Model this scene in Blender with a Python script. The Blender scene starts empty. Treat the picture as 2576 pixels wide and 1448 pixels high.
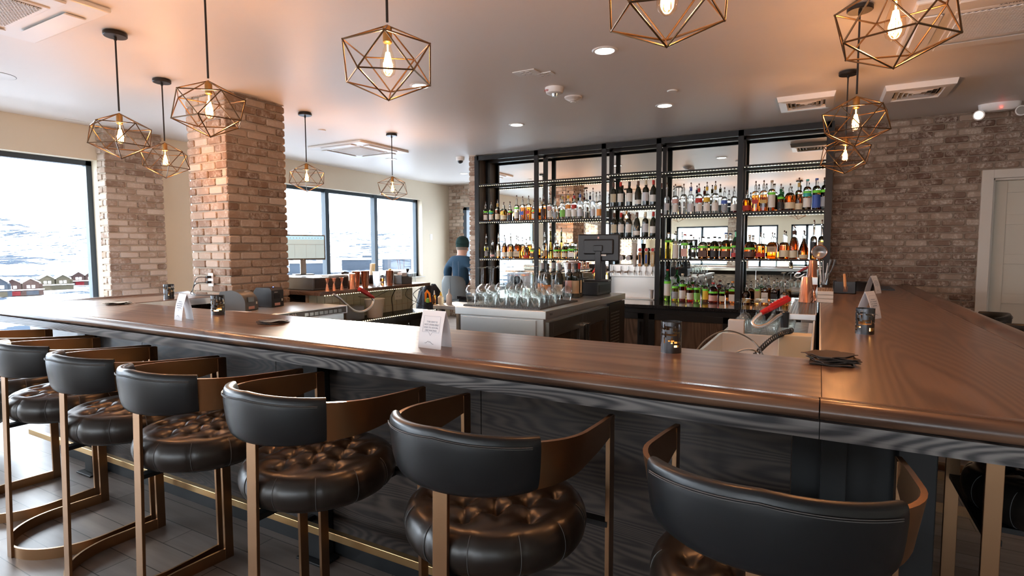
import bpy, bmesh, math, random
from mathutils import Vector, Matrix
random.seed(7)
R = math.radians
SC = bpy.context.scene
COL = SC.collection
PI = math.pi
# ------------------------------------------------------------------ camera
H = 1.47
cd = bpy.data.cameras.new('camera'); cam = bpy.data.objects.new('camera', cd); COL.objects.link(cam); SC.camera = cam
FPX = 1394.5
cd.sensor_width = 36; cd.lens = FPX / 2576 * 36; cd.clip_start = .05; cd.clip_end = 6000
YAW, PIT, ROL = R(29.014), R(4.04), R(-.17)
FW = Vector((-math.sin(YAW) * math.cos(PIT), math.cos(YAW) * math.cos(PIT), -math.sin(PIT)))
_r = Vector((math.cos(YAW), math.sin(YAW), 0)); _u = _r.cross(FW)
RT = _r * math.cos(ROL) + _u * math.sin(ROL); UP = _u * math.cos(ROL) - _r * math.sin(ROL)
cam.matrix_world = Matrix(((RT.x, UP.x, -FW.x, 0), (RT.y, UP.y, -FW.y, 0), (RT.z, UP.z, -FW.z, H), (0, 0, 0, 1)))
def at(px, py, X=None, Y=None, Z=None):
    """world point seen at photograph pixel (px,py) on the plane x=X, y=Y or z=Z"""
    d = FW + RT * ((px - 1288) / FPX) + UP * ((724 - py) / FPX)
    t = X / d.x if X is not None else Y / d.y if Y is not None else (Z - H) / d.z
    return Vector((0, 0, H)) + d * t
# ------------------------------------------------------------------ light, world, exposure
vs = SC.view_settings
vs.view_transform = 'Standard'; vs.look = 'None'; vs.exposure = 0.78; vs.gamma = 1; vs.use_curve_mapping = False
w = bpy.data.worlds.new('sky'); SC.world = w; w.use_nodes = True
bg = w.node_tree.nodes['Background']; bg.inputs[0].default_value = (.80, .90, 1, 1); bg.inputs[1].default_value = 9
sl = bpy.data.lights.new('sun', 'SUN'); sun = bpy.data.objects.new('sun', sl); COL.objects.link(sun)
sl.energy = 10.5; sl.angle = R(1.5); sl.color = (1, .90, .74)
sun.rotation_euler = Vector((-.70, .714, .165)).to_track_quat('Z', 'Y').to_euler()
cy = SC.cycles
cy.max_bounces = 9; cy.diffuse_bounces = 4; cy.glossy_bounces = 4; cy.transmission_bounces = 8; cy.transparent_max_bounces = 32
cy.caustics_reflective = False; cy.caustics_refractive = False; cy.sample_clamp_indirect = 6; cy.use_denoising = True
def area(name, loc, rot, sx, sy, portal=True, energy=0, color=(1, 1, 1)):
    l = bpy.data.lights.new(name, 'AREA'); l.shape = 'RECTANGLE'; l.size = sx; l.size_y = sy; l.energy = energy; l.color = color
    l.cycles.is_portal = portal
    o = bpy.data.objects.new(name, l); COL.objects.link(o); o.location = loc; o.rotation_euler = rot
    return o
# ------------------------------------------------------------------ materials
M = {}
def mat(name, col=(.8, .8, .8), rough=.5, metal=0, trans=0, ior=1.45, emit=None, es=0, spec=.5, coat=0, bump=None, aniso=0):
    m = bpy.data.materials.new(name); m.use_nodes = True; nt = m.node_tree; b = nt.nodes['Principled BSDF']; I = b.inputs
    I['Base Color'].default_value = (*col, 1); I['Roughness'].default_value = rough; I['Metallic'].default_value = metal
    I['Transmission Weight'].default_value = trans; I['IOR'].default_value = ior; I['Specular IOR Level'].default_value = spec
    I['Coat Weight'].default_value = coat; I['Anisotropic'].default_value = aniso
    if emit: I['Emission Color'].default_value = (*emit, 1); I['Emission Strength'].default_value = es
    if bump:
        sc, st, dist = bump
        tc = nt.nodes.new('ShaderNodeTexCoord'); mp = nt.nodes.new('ShaderNodeMapping'); n = nt.nodes.new('ShaderNodeTexNoise'); bp = nt.nodes.new('ShaderNodeBump')
        mp.inputs['Scale'].default_value = sc if isinstance(sc, tuple) else (sc,) * 3
        n.inputs['Scale'].default_value = 1; n.inputs['Detail'].default_value = 4
        bp.inputs['Strength'].default_value = st; bp.inputs['Distance'].default_value = dist
        nt.links.new(tc.outputs['Object'], mp.inputs['Vector']); nt.links.new(mp.outputs[0], n.inputs['Vector']); nt.links.new(n.outputs[0], bp.inputs['Height']); nt.links.new(bp.outputs[0], I['Normal'])
    M[name] = m; return m
def wood(name, c1, c2, axis='x', scale=1.0, rough=.3, coat=0.0, spec=.5, swirl=3.0):
    m = mat(name, c1, rough, coat=coat, spec=spec); nt = m.node_tree; b = nt.nodes['Principled BSDF']
    tc = nt.nodes.new('ShaderNodeTexCoord'); mp = nt.nodes.new('ShaderNodeMapping'); mq = nt.nodes.new('ShaderNodeMapping')
    s = {'x': (.42, 3.4, 3.4), 'y': (3.4, .42, 3.4), 'z': (3.4, 3.4, .42)}[axis]; s2 = {'x': (3, 90, 90), 'y': (90, 3, 90), 'z': (90, 90, 3)}[axis]
    mp.inputs['Scale'].default_value = tuple(v * scale for v in s); mq.inputs['Scale'].default_value = s2
    n0 = nt.nodes.new('ShaderNodeTexNoise'); n0.inputs['Scale'].default_value = 1; n0.inputs['Detail'].default_value = 1.5; n0.inputs['Roughness'].default_value = .35
    n2 = nt.nodes.new('ShaderNodeTexNoise'); n2.inputs['Scale'].default_value = 1; n2.inputs['Detail'].default_value = 3; n2.inputs['Roughness'].default_value = .6
    k = nt.nodes.new('ShaderNodeMath'); k.operation = 'MULTIPLY'; k.inputs[1].default_value = 24 * swirl
    sn = nt.nodes.new('ShaderNodeMath'); sn.operation = 'SINE'; ab = nt.nodes.new('ShaderNodeMath'); ab.operation = 'MULTIPLY_ADD'; ab.inputs[1].default_value = .30; ab.inputs[2].default_value = .12
    mx = nt.nodes.new('ShaderNodeMath'); mx.operation = 'MULTIPLY_ADD'; mx.inputs[1].default_value = .75
    rp = nt.nodes.new('ShaderNodeValToRGB'); rp.color_ramp.elements[0].position = .18; rp.color_ramp.elements[1].position = .80
    rp.color_ramp.elements[0].color = (*c2, 1); rp.color_ramp.elements[1].color = (*c1, 1)
    L = nt.links.new
    L(tc.outputs['Object'], mp.inputs[0]); L(tc.outputs['Object'], mq.inputs[0]); L(mp.outputs[0], n0.inputs[0]); L(mq.outputs[0], n2.inputs[0])
    L(n0.outputs[0], k.inputs[0]); L(k.outputs[0], sn.inputs[0]); L(sn.outputs[0], ab.inputs[0])
    L(n2.outputs[0], mx.inputs[0]); L(ab.outputs[0], mx.inputs[2]); L(mx.outputs[0], rp.inputs[0]); L(rp.outputs[0], b.inputs['Base Color'])
    bp = nt.nodes.new('ShaderNodeBump'); bp.inputs['Strength'].default_value = .10; bp.inputs['Distance'].default_value = .001
    L(mx.outputs[0], bp.inputs['Height']); L(bp.outputs[0], b.inputs['Normal'])
    return m
def pane_mat(name, tint=(1, 1, 1), ior=1.35, rough=0.0):
    m = bpy.data.materials.new(name); m.use_nodes = True; nt = m.node_tree; nt.nodes.clear()
    o = nt.nodes.new('ShaderNodeOutputMaterial'); mx = nt.nodes.new('ShaderNodeMixShader'); t = nt.nodes.new('ShaderNodeBsdfTransparent'); g = nt.nodes.new('ShaderNodeBsdfGlossy'); f = nt.nodes.new('ShaderNodeFresnel')
    t.inputs[0].default_value = (*tint, 1); g.inputs['Roughness'].default_value = rough; f.inputs['IOR'].default_value = ior
    L = nt.links.new; ge = nt.nodes.new('ShaderNodeNewGeometry'); mr = nt.nodes.new('ShaderNodeMapRange')
    mr.inputs['To Min'].default_value = ior; mr.inputs['To Max'].default_value = 1 / ior; L(ge.outputs['Backfacing'], mr.inputs['Value']); L(mr.outputs[0], f.inputs['IOR'])
    L(f.outputs[0], mx.inputs[0]); L(t.outputs[0], mx.inputs[1]); L(g.outputs[0], mx.inputs[2]); L(mx.outputs[0], o.inputs[0])
    M[name] = m; return m
def brick_mat(name, cols):
    m = mat(name, cols[0], .85, spec=.25); nt = m.node_tree; b = nt.nodes['Principled BSDF']; L = nt.links.new
    a = nt.nodes.new('ShaderNodeAttribute'); a.attribute_name = 'rnd'
    rp = nt.nodes.new('ShaderNodeValToRGB'); cr = rp.color_ramp
    cr.elements[0].color = (*cols[0], 1); cr.elements[1].color = (*cols[-1], 1)
    for i, c in enumerate(cols[1:-1]): e = cr.elements.new((i + 1) / (len(cols) - 1)); e.color = (*c, 1)
    tc = nt.nodes.new('ShaderNodeTexCoord'); n = nt.nodes.new('ShaderNodeTexNoise'); n.inputs['Scale'].default_value = 38; n.inputs['Detail'].default_value = 6; n.inputs['Roughness'].default_value = .75
    n3 = nt.nodes.new('ShaderNodeTexNoise'); n3.inputs['Scale'].default_value = 11; n3.inputs['Detail'].default_value = 3
    r2 = nt.nodes.new('ShaderNodeValToRGB'); r2.color_ramp.elements[0].position = .42; r2.color_ramp.elements[1].position = .66
    r2.color_ramp.elements[0].color = (0, 0, 0, 1); r2.color_ramp.elements[1].color = (.9, .9, .9, 1)
    mix = nt.nodes.new('ShaderNodeMix'); mix.data_type = 'RGBA'; mix.inputs['B'].default_value = (.62, .55, .48, 1)
    L(a.outputs['Fac'], rp.inputs[0]); L(tc.outputs['Object'], n.inputs[0]); L(tc.outputs['Object'], n3.inputs[0]); L(n.outputs[0], r2.inputs[0])
    mm = nt.nodes.new('ShaderNodeMath'); mm.operation = 'MULTIPLY'; L(r2.outputs[0], mm.inputs[0]); r3 = nt.nodes.new('ShaderNodeMapRange'); r3.inputs['From Min'].default_value = .42; r3.inputs['From Max'].default_value = .60; L(n3.outputs[0], r3.inputs['Value']); L(r3.outputs[0], mm.inputs[1])
    L(mm.outputs[0], mix.inputs['Factor']); L(rp.outputs[0], mix.inputs['A']); L(mix.outputs['Result'], b.inputs['Base Color'])
    bp = nt.nodes.new('ShaderNodeBump'); bp.inputs['Strength'].default_value = .7; bp.inputs['Distance'].default_value = .006
    L(n.outputs[0], bp.inputs['Height']); L(bp.outputs[0], b.inputs['Normal'])
    return m
mat('ceiling_paint', (.78, .75, .72), .44, spec=.5, bump=((5, 5, 5), .12, .02))
mat('cream_paint', (.72, .64, .50), .6, bump=(30, .05, .003))
mat('grey_paint', (.56, .55, .49), .6, bump=(30, .05, .003))
mat('trim_paint', (.60, .56, .50), .45)
mat('door_paint', (.58, .54, .46), .5)
mat('mortar', (.45, .385, .31), .95, bump=(60, .4, .004))
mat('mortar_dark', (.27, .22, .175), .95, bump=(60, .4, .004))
brick_mat('brick', [(.22, .145, .105), (.32, .225, .165), (.43, .33, .255), (.58, .49, .41)])
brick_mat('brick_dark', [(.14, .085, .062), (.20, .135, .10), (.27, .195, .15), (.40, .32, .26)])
mat('window_frame', (.035, .055, .075), .4)
pane_mat('window_glass')
pane_mat('bulb_glass', (1, .93, .82), 1.25)
wood('bar_top', (.185, .118, .082), (.095, .056, .039), 'x', 1, .28, spec=.6)
wood('bar_top_y', (.180, .110, .075), (.105, .062, .042), 'y', .8, .28, spec=.6, swirl=7)
wood('bar_rail', (.15, .080, .048), (.06, .031, .02), 'x', 1.6, .26, spec=.6)
wood('bar_rail_y', (.15, .080, .048), (.06, .031, .02), 'y', 1.6, .26, spec=.6)
wood('grey_oak', (.20, .185, .175), (.035, .034, .036), 'x', 2.4, .42, swirl=6)
wood('grey_oak_y', (.125, .115, .110), (.05, .045, .045), 'y', 1.3, .42, swirl=5)
wood('panel_oak', (.060, .046, .038), (.018, .014, .013), 'x', 2.2, .36, swirl=7)
wood('cabinet_oak', (.13, .085, .055), (.065, .04, .026), 'z', 1.3, .45, swirl=5)
mat('black_steel', (.012, .013, .014), .45, spec=.35)
mat('black_plastic', (.018, .018, .02), .38)
mat('grey_plastic', (.10, .11, .115), .4)
mat('bronze', (.46, .265, .135), .3, 1, aniso=.5, bump=((4, 4, 420), .05, .001))
mat('bronze_dark', (.34, .20, .11), .34, 1, bump=((4, 4, 400), .05, .001))
mat('brass', (.62, .42, .20), .33, 1)
mat('leather', (.009, .011, .013), .33, spec=.5, bump=(220, .12, .0008))
mat('leather_brown', (.013, .010, .008), .31, spec=.6, bump=(220, .12, .0008))
mat('thread', (.10, .10, .10), .6)
mat('steel', (.74, .74, .73), .34, 1, bump=((3, 3, 90), .03, .001))
mat('steel_dark', (.26, .26, .25), .33, 1)
mat('chrome', (.80, .80, .80), .08, 1)
mat('copper', (.85, .42, .28), .13, 1)
mat('mirror', (.86, .90, .88), .0, 1)
mat('granite', (.03, .03, .033), .12, spec=.7)
mat('white_plastic', (.78, .78, .77), .35)
mat('white_card', (.84, .84, .86), .6)
mat('ink', (.30, .34, .42), .6)
mat('ink_dark', (.03, .03, .04), .6)
mat('napkin', (.075, .056, .044), .85)
mat('pendant_wire', (.15, .095, .05), .32, .9)
mat('pendant_rod', (.03, .026, .024), .4, .5)
mat('socket_brass', (.50, .30, .11), .35, 1)
mat('filament', (1, .6, .25), .5, emit=(1, .50, .16), es=22)
mat('downlight_glow', (1, 1, 1), .5, emit=(1, .93, .82), es=9)
mat('led', (1, .8, .5), .5, emit=(1, .74, .40), es=11)
mat('candle_glow', (1, .6, .3), .5, emit=(1, .55, .2), es=9)
mat('red_plastic', (.55, .02, .02), .3)
mat('tile', (.50, .52, .45), .25)
mat('screen', (.35, .45, .5), .3, emit=(.50, .68, .70), es=.35)
mat('orange_plastic', (.9, .28, .02), .4)
mat('green_tape', (.22, .85, .06), .5)
mat('cord_black', (.02, .02, .02), .5)
mat('blue_led', (0, 0, 1), .5, emit=(.1, .2, 1), es=6)
mat('red_led', (1, 0, 0), .5, emit=(1, .05, .03), es=5)
# ------------------------------------------------------------------ mesh helpers
class MB:
    def __init__(s): s.v = []; s.f = []; s.m = []; s.a = []
    def add(s, vs, fs, mi=0, rnd=0.0):
        o = len(s.v); s.v += [tuple(p) for p in vs]; s.f += [tuple(i + o for i in f) for f in fs]; s.m += [mi] * len(fs); s.a += [rnd] * len(fs); return s
    def box(s, x0, y0, z0, x1, y1, z1, mi=0, rnd=0.0):
        if x0 > x1: x0, x1 = x1, x0
        if y0 > y1: y0, y1 = y1, y0
        if z0 > z1: z0, z1 = z1, z0
        return s.add([(x0, y0, z0), (x1, y0, z0), (x1, y1, z0), (x0, y1, z0), (x0, y0, z1), (x1, y0, z1), (x1, y1, z1), (x0, y1, z1)],
                     [(0, 3, 2, 1), (4, 5, 6, 7), (0, 1, 5, 4), (1, 2, 6, 5), (2, 3, 7, 6), (3, 0, 4, 7)], mi, rnd)
    def obox(s, c, ax, ay, az, mi=0):
        c = Vector(c); ax, ay, az = Vector(ax), Vector(ay), Vector(az)
        vs = [c + ax * i + ay * j + az * k for k in (-.5, .5) for i, j in ((-.5, -.5), (.5, -.5), (.5, .5), (-.5, .5))]
        return s.add(vs, [(0, 3, 2, 1), (4, 5, 6, 7), (0, 1, 5, 4), (1, 2, 6, 5), (2, 3, 7, 6), (3, 0, 4, 7)], mi)
    def bar(s, p0, p1, wx, wy, up=(0, 0, 1), mi=0):
        p0, p1 = Vector(p0), Vector(p1); d = (p1 - p0); z = d.normalized(); up = Vector(up)
        if abs(z.dot(up)) > .99: up = Vector((0, 1, 0))
        x = up.cross(z).normalized(); y = z.cross(x)
        return s.obox((p0 + p1) / 2, x * wx, y * wy, d, mi)
    def tube(s, pts, r, n=8, mi=0, closed=False, caps=True):
        pts = [Vector(p) for p in pts]; N = len(pts); rs = r if isinstance(r, (list, tuple)) else [r] * N
        rings = []; up = None
        for i, p in enumerate(pts):
            a = pts[(i - 1) % N] if closed or i > 0 else p; b = pts[(i + 1) % N] if closed or i < N - 1 else p
            t = (b - a).normalized() if (b - a).length > 1e-9 else Vector((0, 0, 1))
            if up is None: up = Vector((0, 0, 1)) if abs(t.z) < .9 else Vector((1, 0, 0))
            x = up.cross(t)
            if x.length < 1e-5: x = Vector((1, 0, 0)).cross(t)
            x.normalize(); y = t.cross(x); up = y
            rings.append([p + (x * math.cos(2 * PI * k / n) + y * math.sin(2 * PI * k / n)) * rs[i] for k in range(n)])
        vs = [q for rg in rings for q in rg]; fs = []
        for i in range(N if closed else N - 1):
            j = (i + 1) % N
            for k in range(n): fs.append((i * n + k, i * n + (k + 1) % n, j * n + (k + 1) % n, j * n + k))
        if caps and not closed: fs += [tuple(range(n))[::-1], tuple((N - 1) * n + k for k in range(n))]
        return s.add(vs, fs, mi)
    def lathe(s, prof, c=(0, 0, 0), n=20, mi=0, sq=0, mis=None, sx=1, sy=1):
        """prof: (r,z) from bottom to top; sq>0 squares the section"""
        c = Vector(c); o = len(s.v); vs = []; K = len(prof)
        for r, z in prof:
            for k in range(n):
                a = 2 * PI * (k + .5) / n; x, y = math.cos(a), math.sin(a)
                if sq:
                    e = sq if isinstance(sq, (int, float)) else sq(z)
                    q = (abs(x) ** e + abs(y) ** e) ** (-1 / e); x *= q; y *= q
                vs.append(c + Vector((x * r * sx, y * r * sy, z)))
        fs = []; ms = []
        for i in range(K - 1):
            for k in range(n): fs.append((i * n + k, i * n + (k + 1) % n, (i + 1) * n + (k + 1) % n, (i + 1) * n + k)); ms.append(mis[i] if mis else mi)
        if prof[0][0] > 1e-4: fs.append(tuple(range(n))[::-1]); ms.append(mis[0] if mis else mi)
        if prof[-1][0] > 1e-4: fs.append(tuple((K - 1) * n + k for k in range(n))); ms.append(mis[-1] if mis else mi)
        s.add(vs, fs); s.m[-len(fs):] = ms; return s
    def cyl(s, c, r, z0, z1, n=20, mi=0): return s.lathe([(r, z0), (r, z1)], c, n, mi)
    def prism(s, poly, z0, z1, mi=0):
        n = len(poly); vs = [(x, y, z0) for x, y in poly] + [(x, y, z1) for x, y in poly]
        return s.add(vs, [tuple(range(n))[::-1], tuple(range(n, 2 * n))] + [(i, (i + 1) % n, n + (i + 1) % n, n + i) for i in range(n)], mi)
    def sweep(s, prof, path, mi=0, caps=True):
        """prof: [(u,z)], path: [(point, outward vector)]"""
        n = len(prof); vs = []
        for p, o in path:
            p, o = Vector(p), Vector(o)
            vs += [p + o * u + Vector((0, 0, z)) for u, z in prof]
        fs = [(i * n + k, i * n + (k + 1) % n, (i + 1) * n + (k + 1) % n, (i + 1) * n + k) for i in range(len(path) - 1) for k in range(n)]
        if caps: fs += [tuple(range(n))[::-1], tuple((len(path) - 1) * n + k for k in range(n))]
        return s.add(vs, fs, mi)
    def build(s, name, mats, parent=None, smooth=True, loc=None, bevel=0, angle=40, fix=True):
        me = bpy.data.meshes.new(name); me.from_pydata(s.v, [], s.f)
        if isinstance(mats, str): mats = [mats]
        for m in mats: me.materials.append(M[m] if isinstance(m, str) else m)
        me.polygons.foreach_set('material_index', s.m)
        if any(s.a):
            at_ = me.attributes.new('rnd', 'FLOAT', 'FACE'); at_.data.foreach_set('value', s.a)
        if fix:
            bm = bmesh.new(); bm.from_mesh(me); bmesh.ops.recalc_face_normals(bm, faces=bm.faces); bm.to_mesh(me); bm.free()
        if smooth: me.shade_smooth(); me.set_sharp_from_angle(angle=R(angle))
        o = bpy.data.objects.new(name, me); COL.objects.link(o)
        if parent: o.parent = parent
        if loc: o.location = loc
        if bevel:
            b = o.modifiers.new('bevel', 'BEVEL'); b.width = bevel; b.segments = 2; b.limit_method = 'ANGLE'; b.angle_limit = R(40)
        return o
def tag(o, label=None, cat=None, group=None, kind=None):
    if label: o['label'] = label
    if cat: o['category'] = cat
    if group: o['group'] = group
    if kind: o['kind'] = kind
    return o
def empty(name, loc=(0, 0, 0), rz=0):
    o = bpy.data.objects.new(name, None); COL.objects.link(o); o.location = loc; o.rotation_euler = (0, 0, rz); o.empty_display_size = .05; return o
def kids(o): return [c for c in COL.objects if c.parent == o]
def copy_tree(o, parent=None):
    c = o.copy(); COL.objects.link(c); c.parent = parent
    for ch in list(o.children): copy_tree(ch, c)
    return c
def structure(o): o['kind'] = 'structure'; return o
def lbl(o, s): o['label'] = s; return o
def text(parent, s, size, loc, rot, m='ink_dark', name='lettering', ext=.0002, align='CENTER', spacing=1.0):
    c = bpy.data.curves.new(name, 'FONT'); c.body = s; c.size = size; c.align_x = align; c.align_y = 'CENTER'; c.extrude = ext; c.materials.append(M[m]); c.space_character = spacing; c.resolution_u = 2; c.space_line = .95
    t_ = bpy.data.objects.new(name, c); COL.objects.link(t_); bpy.context.view_layer.update(); me = bpy.data.meshes.new_from_object(t_.evaluated_get(bpy.context.evaluated_depsgraph_get())); bpy.data.objects.remove(t_)
    o = bpy.data.objects.new(name, me); COL.objects.link(o); o.parent = parent; o.location = loc; o.rotation_euler = rot; return o
# ------------------------------------------------------------------ room
CE = 2.84; XW = -7.115; YB = 7.276; YF = 10.0; XR = 5.2; YR = -12.0
XFL = -7.115
fm = mat('floor_plank', (.3, .25, .22), .36); nt = fm.node_tree; b_ = nt.nodes['Principled BSDF']
tc = nt.nodes.new('ShaderNodeTexCoord'); mp = nt.nodes.new('ShaderNodeMapping'); br = nt.nodes.new('ShaderNodeTexBrick')
br.offset = .37; br.inputs['Scale'].default_value = 1; br.inputs['Brick Width'].default_value = 1.2; br.inputs['Row Height'].default_value = .15
br.inputs['Mortar Size'].default_value = .0022; br.inputs['Mortar Smooth'].default_value = 0; br.inputs['Bias'].default_value = 0
br.inputs['Color1'].default_value = (.235, .19, .165, 1); br.inputs['Color2'].default_value = (.33, .275, .245, 1); br.inputs['Mortar'].default_value = (.05, .04, .035, 1)
mp.inputs['Rotation'].default_value = (0, 0, R(0))
m2 = nt.nodes.new('ShaderNodeMapping'); m2.inputs['Scale'].default_value = (1.2, 16, 1); nz = nt.nodes.new('ShaderNodeTexNoise'); nz.inputs['Scale'].default_value = 1; nz.inputs['Detail'].default_value = 6
mxx = nt.nodes.new('ShaderNodeMix'); mxx.data_type = 'RGBA'; mxx.blend_type = 'MULTIPLY'; mxx.inputs['Factor'].default_value = .55
rr = nt.nodes.new('ShaderNodeValToRGB'); rr.color_ramp.elements[0].position = .3; rr.color_ramp.elements[0].color = (.35, .33, .32, 1); rr.color_ramp.elements[1].position = .7
Lk = nt.links.new
Lk(tc.outputs['Object'], mp.inputs[0]); Lk(mp.outputs[0], br.inputs[0]); Lk(mp.outputs[0], m2.inputs[0]); Lk(m2.outputs[0], nz.inputs[0]); Lk(nz.outputs[0], rr.inputs[0])
Lk(br.outputs['Color'], mxx.inputs['A']); Lk(rr.outputs[0], mxx.inputs['B']); Lk(mxx.outputs['Result'], b_.inputs['Base Color'])
structure(MB().box(XW - .3, YR - .3, -.1, XR + .3, YF + .3, 0).build('floor', 'floor_plank', smooth=False))
structure(MB().box(XW - .3, YR - .3, CE, XR + .3, YF + .3, CE + .15).build('ceiling', 'ceiling_paint', smooth=False))
WT = 2.47
# window wall: openings (y0, y1, z0, z1)
OPEN = [(-11.2, -8.2, .15, WT), (-7.2, -4.2, .15, WT), (-3.3, -.45, .15, WT), (.15, 3.249, .15, WT), (4.3, 9.06, .92, WT)]
def wall_x(name, x0, x1, y0, y1, ops, m):
    mb = MB(); y = y0
    for a, b, z0, z1 in ops:
        mb.box(x0, y, 0, x1, a, CE); mb.box(x0, a, z1, x1, b, CE); mb.box(x0, a, 0, x1, b, z0); y = b
    mb.box(x0, y, 0, x1, y1, CE); return structure(mb.build(name, m, smooth=False))
wall_x('wall_left', XW - .3, XW, YR, YF, OPEN, 'cream_paint')
def wall_y(name, y0, y1, x0, x1, ops, m):
    mb = MB(); x = x0
    for a, b, z0, z1 in ops:
        mb.box(x, y0, 0, a, y1, CE); mb.box(a, y0, z1, b, y1, CE)
        if z0 > 0: mb.box(a, y0, 0, b, y1, z0)
        x = b
    mb.box(x, y0, 0, x1, y1, CE); return structure(mb.build(name, m, smooth=False))
def window_x(n, x, y0, y1, z0, z1, muls, thick=.055):
    """framed window set in the left wall"""
    mb = MB(); d0, d1 = x - .20, x - .12
    mb.box(d0, y0, z0, d1, y1, z0 + thick).box(d0, y0, z1 - thick, d1, y1, z1).box(d0, y0, z0, d1, y0 + thick, z1).box(d0, y1 - thick, z0, d1, y1, z1)
    for m_ in muls: mb.box(d0, m_ - .04, z0, d1 + .02, m_ + .04, z1)
    o = structure(mb.build('window_%d' % n, 'window_frame', smooth=False))
    g = MB().box(x - .165, y0 + thick, z0 + thick, x - .16, y1 - thick, z1 - thick).build('glass', 'window_glass', o, smooth=False)
    area('daylight_portal', (x - .26, (y0 + y1) / 2, (z0 + z1) / 2), (0, R(-90), 0), z1 - z0, y1 - y0)
    return o
for i, (a, b, z0, z1) in enumerate(OPEN):
    window_x(i + 1, XW, a, b, z0, z1, [5.46, 6.66, 7.82] if i == 4 else ([] if i == 3 else [(a + b) / 2]))
# inner reveal sill of the near window
structure(MB().box(XW - .12, 4.25, .90, XW + .03, 9.1, .92).build('trim_1', 'trim_paint'))
# brick facing: rows of separate protruding bricks on a mortar bed
def bricks(mb, o, u, n, W, Ht, bl=.205, bh=.0725, seed=1, edge=False, holes=()):
    rg = random.Random(seed); o = Vector(o); u = Vector(u); n = Vector(n); z = Vector((0, 0, 1)); row = 0; zz = 0.0; g = .012
    while zz < Ht - .01:
        h = min(bh, Ht - zz); x = -(bl * .5 if row % 2 else 0) - rg.random() * .01
        while x < W - .005:
            a = max(x, 0); b = min(x + bl, W); x += bl
            if b - a < .03: continue
            if any(a + .5 * (b - a) > hx0 and a + .5 * (b - a) < hx1 and zz + h / 2 > hz0 and zz + h / 2 < hz1 for hx0, hx1, hz0, hz1 in holes): continue
            a0 = a + (g / 2 if (a > 0 or not edge) else -.012); b0 = b - (g / 2 if (b < W or not edge) else -.012)
            z0 = zz + g / 2 + rg.uniform(-.0015, .0015); z1 = zz + h - g / 2 + rg.uniform(-.0015, .0015); dp = .014 + rg.uniform(-.003, .004)
            c = min(.010, (z1 - z0) * .3); ring = []
            for dd, ins in ((0, 0), (dp * .72, .001), (dp, .006)):
                xa, xb, za, zb = a0 + ins, b0 - ins, z0 + ins, z1 - ins
                pts = [(xa + c, za), (xb - c, za), (xb, za + c), (xb, zb - c), (xb - c, zb), (xa + c, zb), (xa, zb - c), (xa, za + c)]
                ring.append([o + u * (p[0] + rg.uniform(-.001, .001)) + z * p[1] + n * dd for p in pts])
            vs = [p for r_ in ring for p in r_]
            fs = [(k, (k + 1) % 8, 8 + (k + 1) % 8, 8 + k) for k in range(8)] + [(8 + k, 8 + (k + 1) % 8, 16 + (k + 1) % 8, 16 + k) for k in range(8)] + [tuple(range(16, 24))]
            mb.add(vs, fs, 1, rg.random() * .98 + .01)
        zz += bh; row += 1
def brick_pillar(x0, y0, x1, y1, name, label, seed, faces='fr'):
    mb = MB(); mb.box(x0, y0, 0, x1, y1, CE)
    if 'f' in faces: bricks(mb, (x0, y0, 0), (1, 0, 0), (0, -1, 0), x1 - x0, CE, seed=seed, bl=.195, edge=True)
    if 'r' in faces: bricks(mb, (x1, y0, 0), (0, 1, 0), (1, 0, 0), y1 - y0, CE, seed=seed + 1, edge=True)
    if 'l' in faces: bricks(mb, (x0, y0, 0), (0, 1, 0), (-1, 0, 0), y1 - y0, CE, seed=seed + 2, edge=True)
    if 'b' in faces: bricks(mb, (x0, y1, 0), (1, 0, 0), (0, 1, 0), x1 - x0, CE, seed=seed + 3, edge=True)
    o = mb.build(name, ['mortar', 'brick'], smooth=False, fix=False); structure(o); return o
brick_pillar(-5.07, 3.07, -4.535, 3.66, 'pillar', '', 3, 'frlb')
brick_pillar(XW, 3.262, -6.965, 3.86, 'pillar', '', 9, 'frb')
brick_pillar(XW, -4.1, -6.6, -3.4, 'pillar', '', 19, 'frb')
brick_pillar(XW, -8.1, -6.6, -7.3, 'pillar', '', 29, 'frb')
# back wall with the bottle shelves, brick facing both sides, doorway at its far end
DX0, DX1, DZ = 1.50, 2.42, 2.16
mb = MB(); mb.box(-4.52, YB, 0, DX0, YB + .34, CE); mb.box(DX1, YB, 0, XR, YB + .34, CE); mb.box(DX0, YB, DZ, DX1, YB + .34, CE)
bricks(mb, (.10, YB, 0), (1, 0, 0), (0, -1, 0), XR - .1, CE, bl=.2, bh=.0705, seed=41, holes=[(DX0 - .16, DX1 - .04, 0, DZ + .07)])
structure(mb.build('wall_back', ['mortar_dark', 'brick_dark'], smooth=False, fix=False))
mb = MB(); mb.box(-4.56, 6.955, 0, -4.462, YB + .34, CE); bricks(mb, (-4.56, 6.955, 0), (1, 0, 0), (0, -1, 0), .098, CE, seed=44, edge=True); bricks(mb, (-4.56, 6.955, 0), (0, 1, 0), (-1, 0, 0), .66, CE, seed=45, edge=True)
structure(mb.build('wall_return', ['mortar', 'brick'], smooth=False, fix=False))
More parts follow.
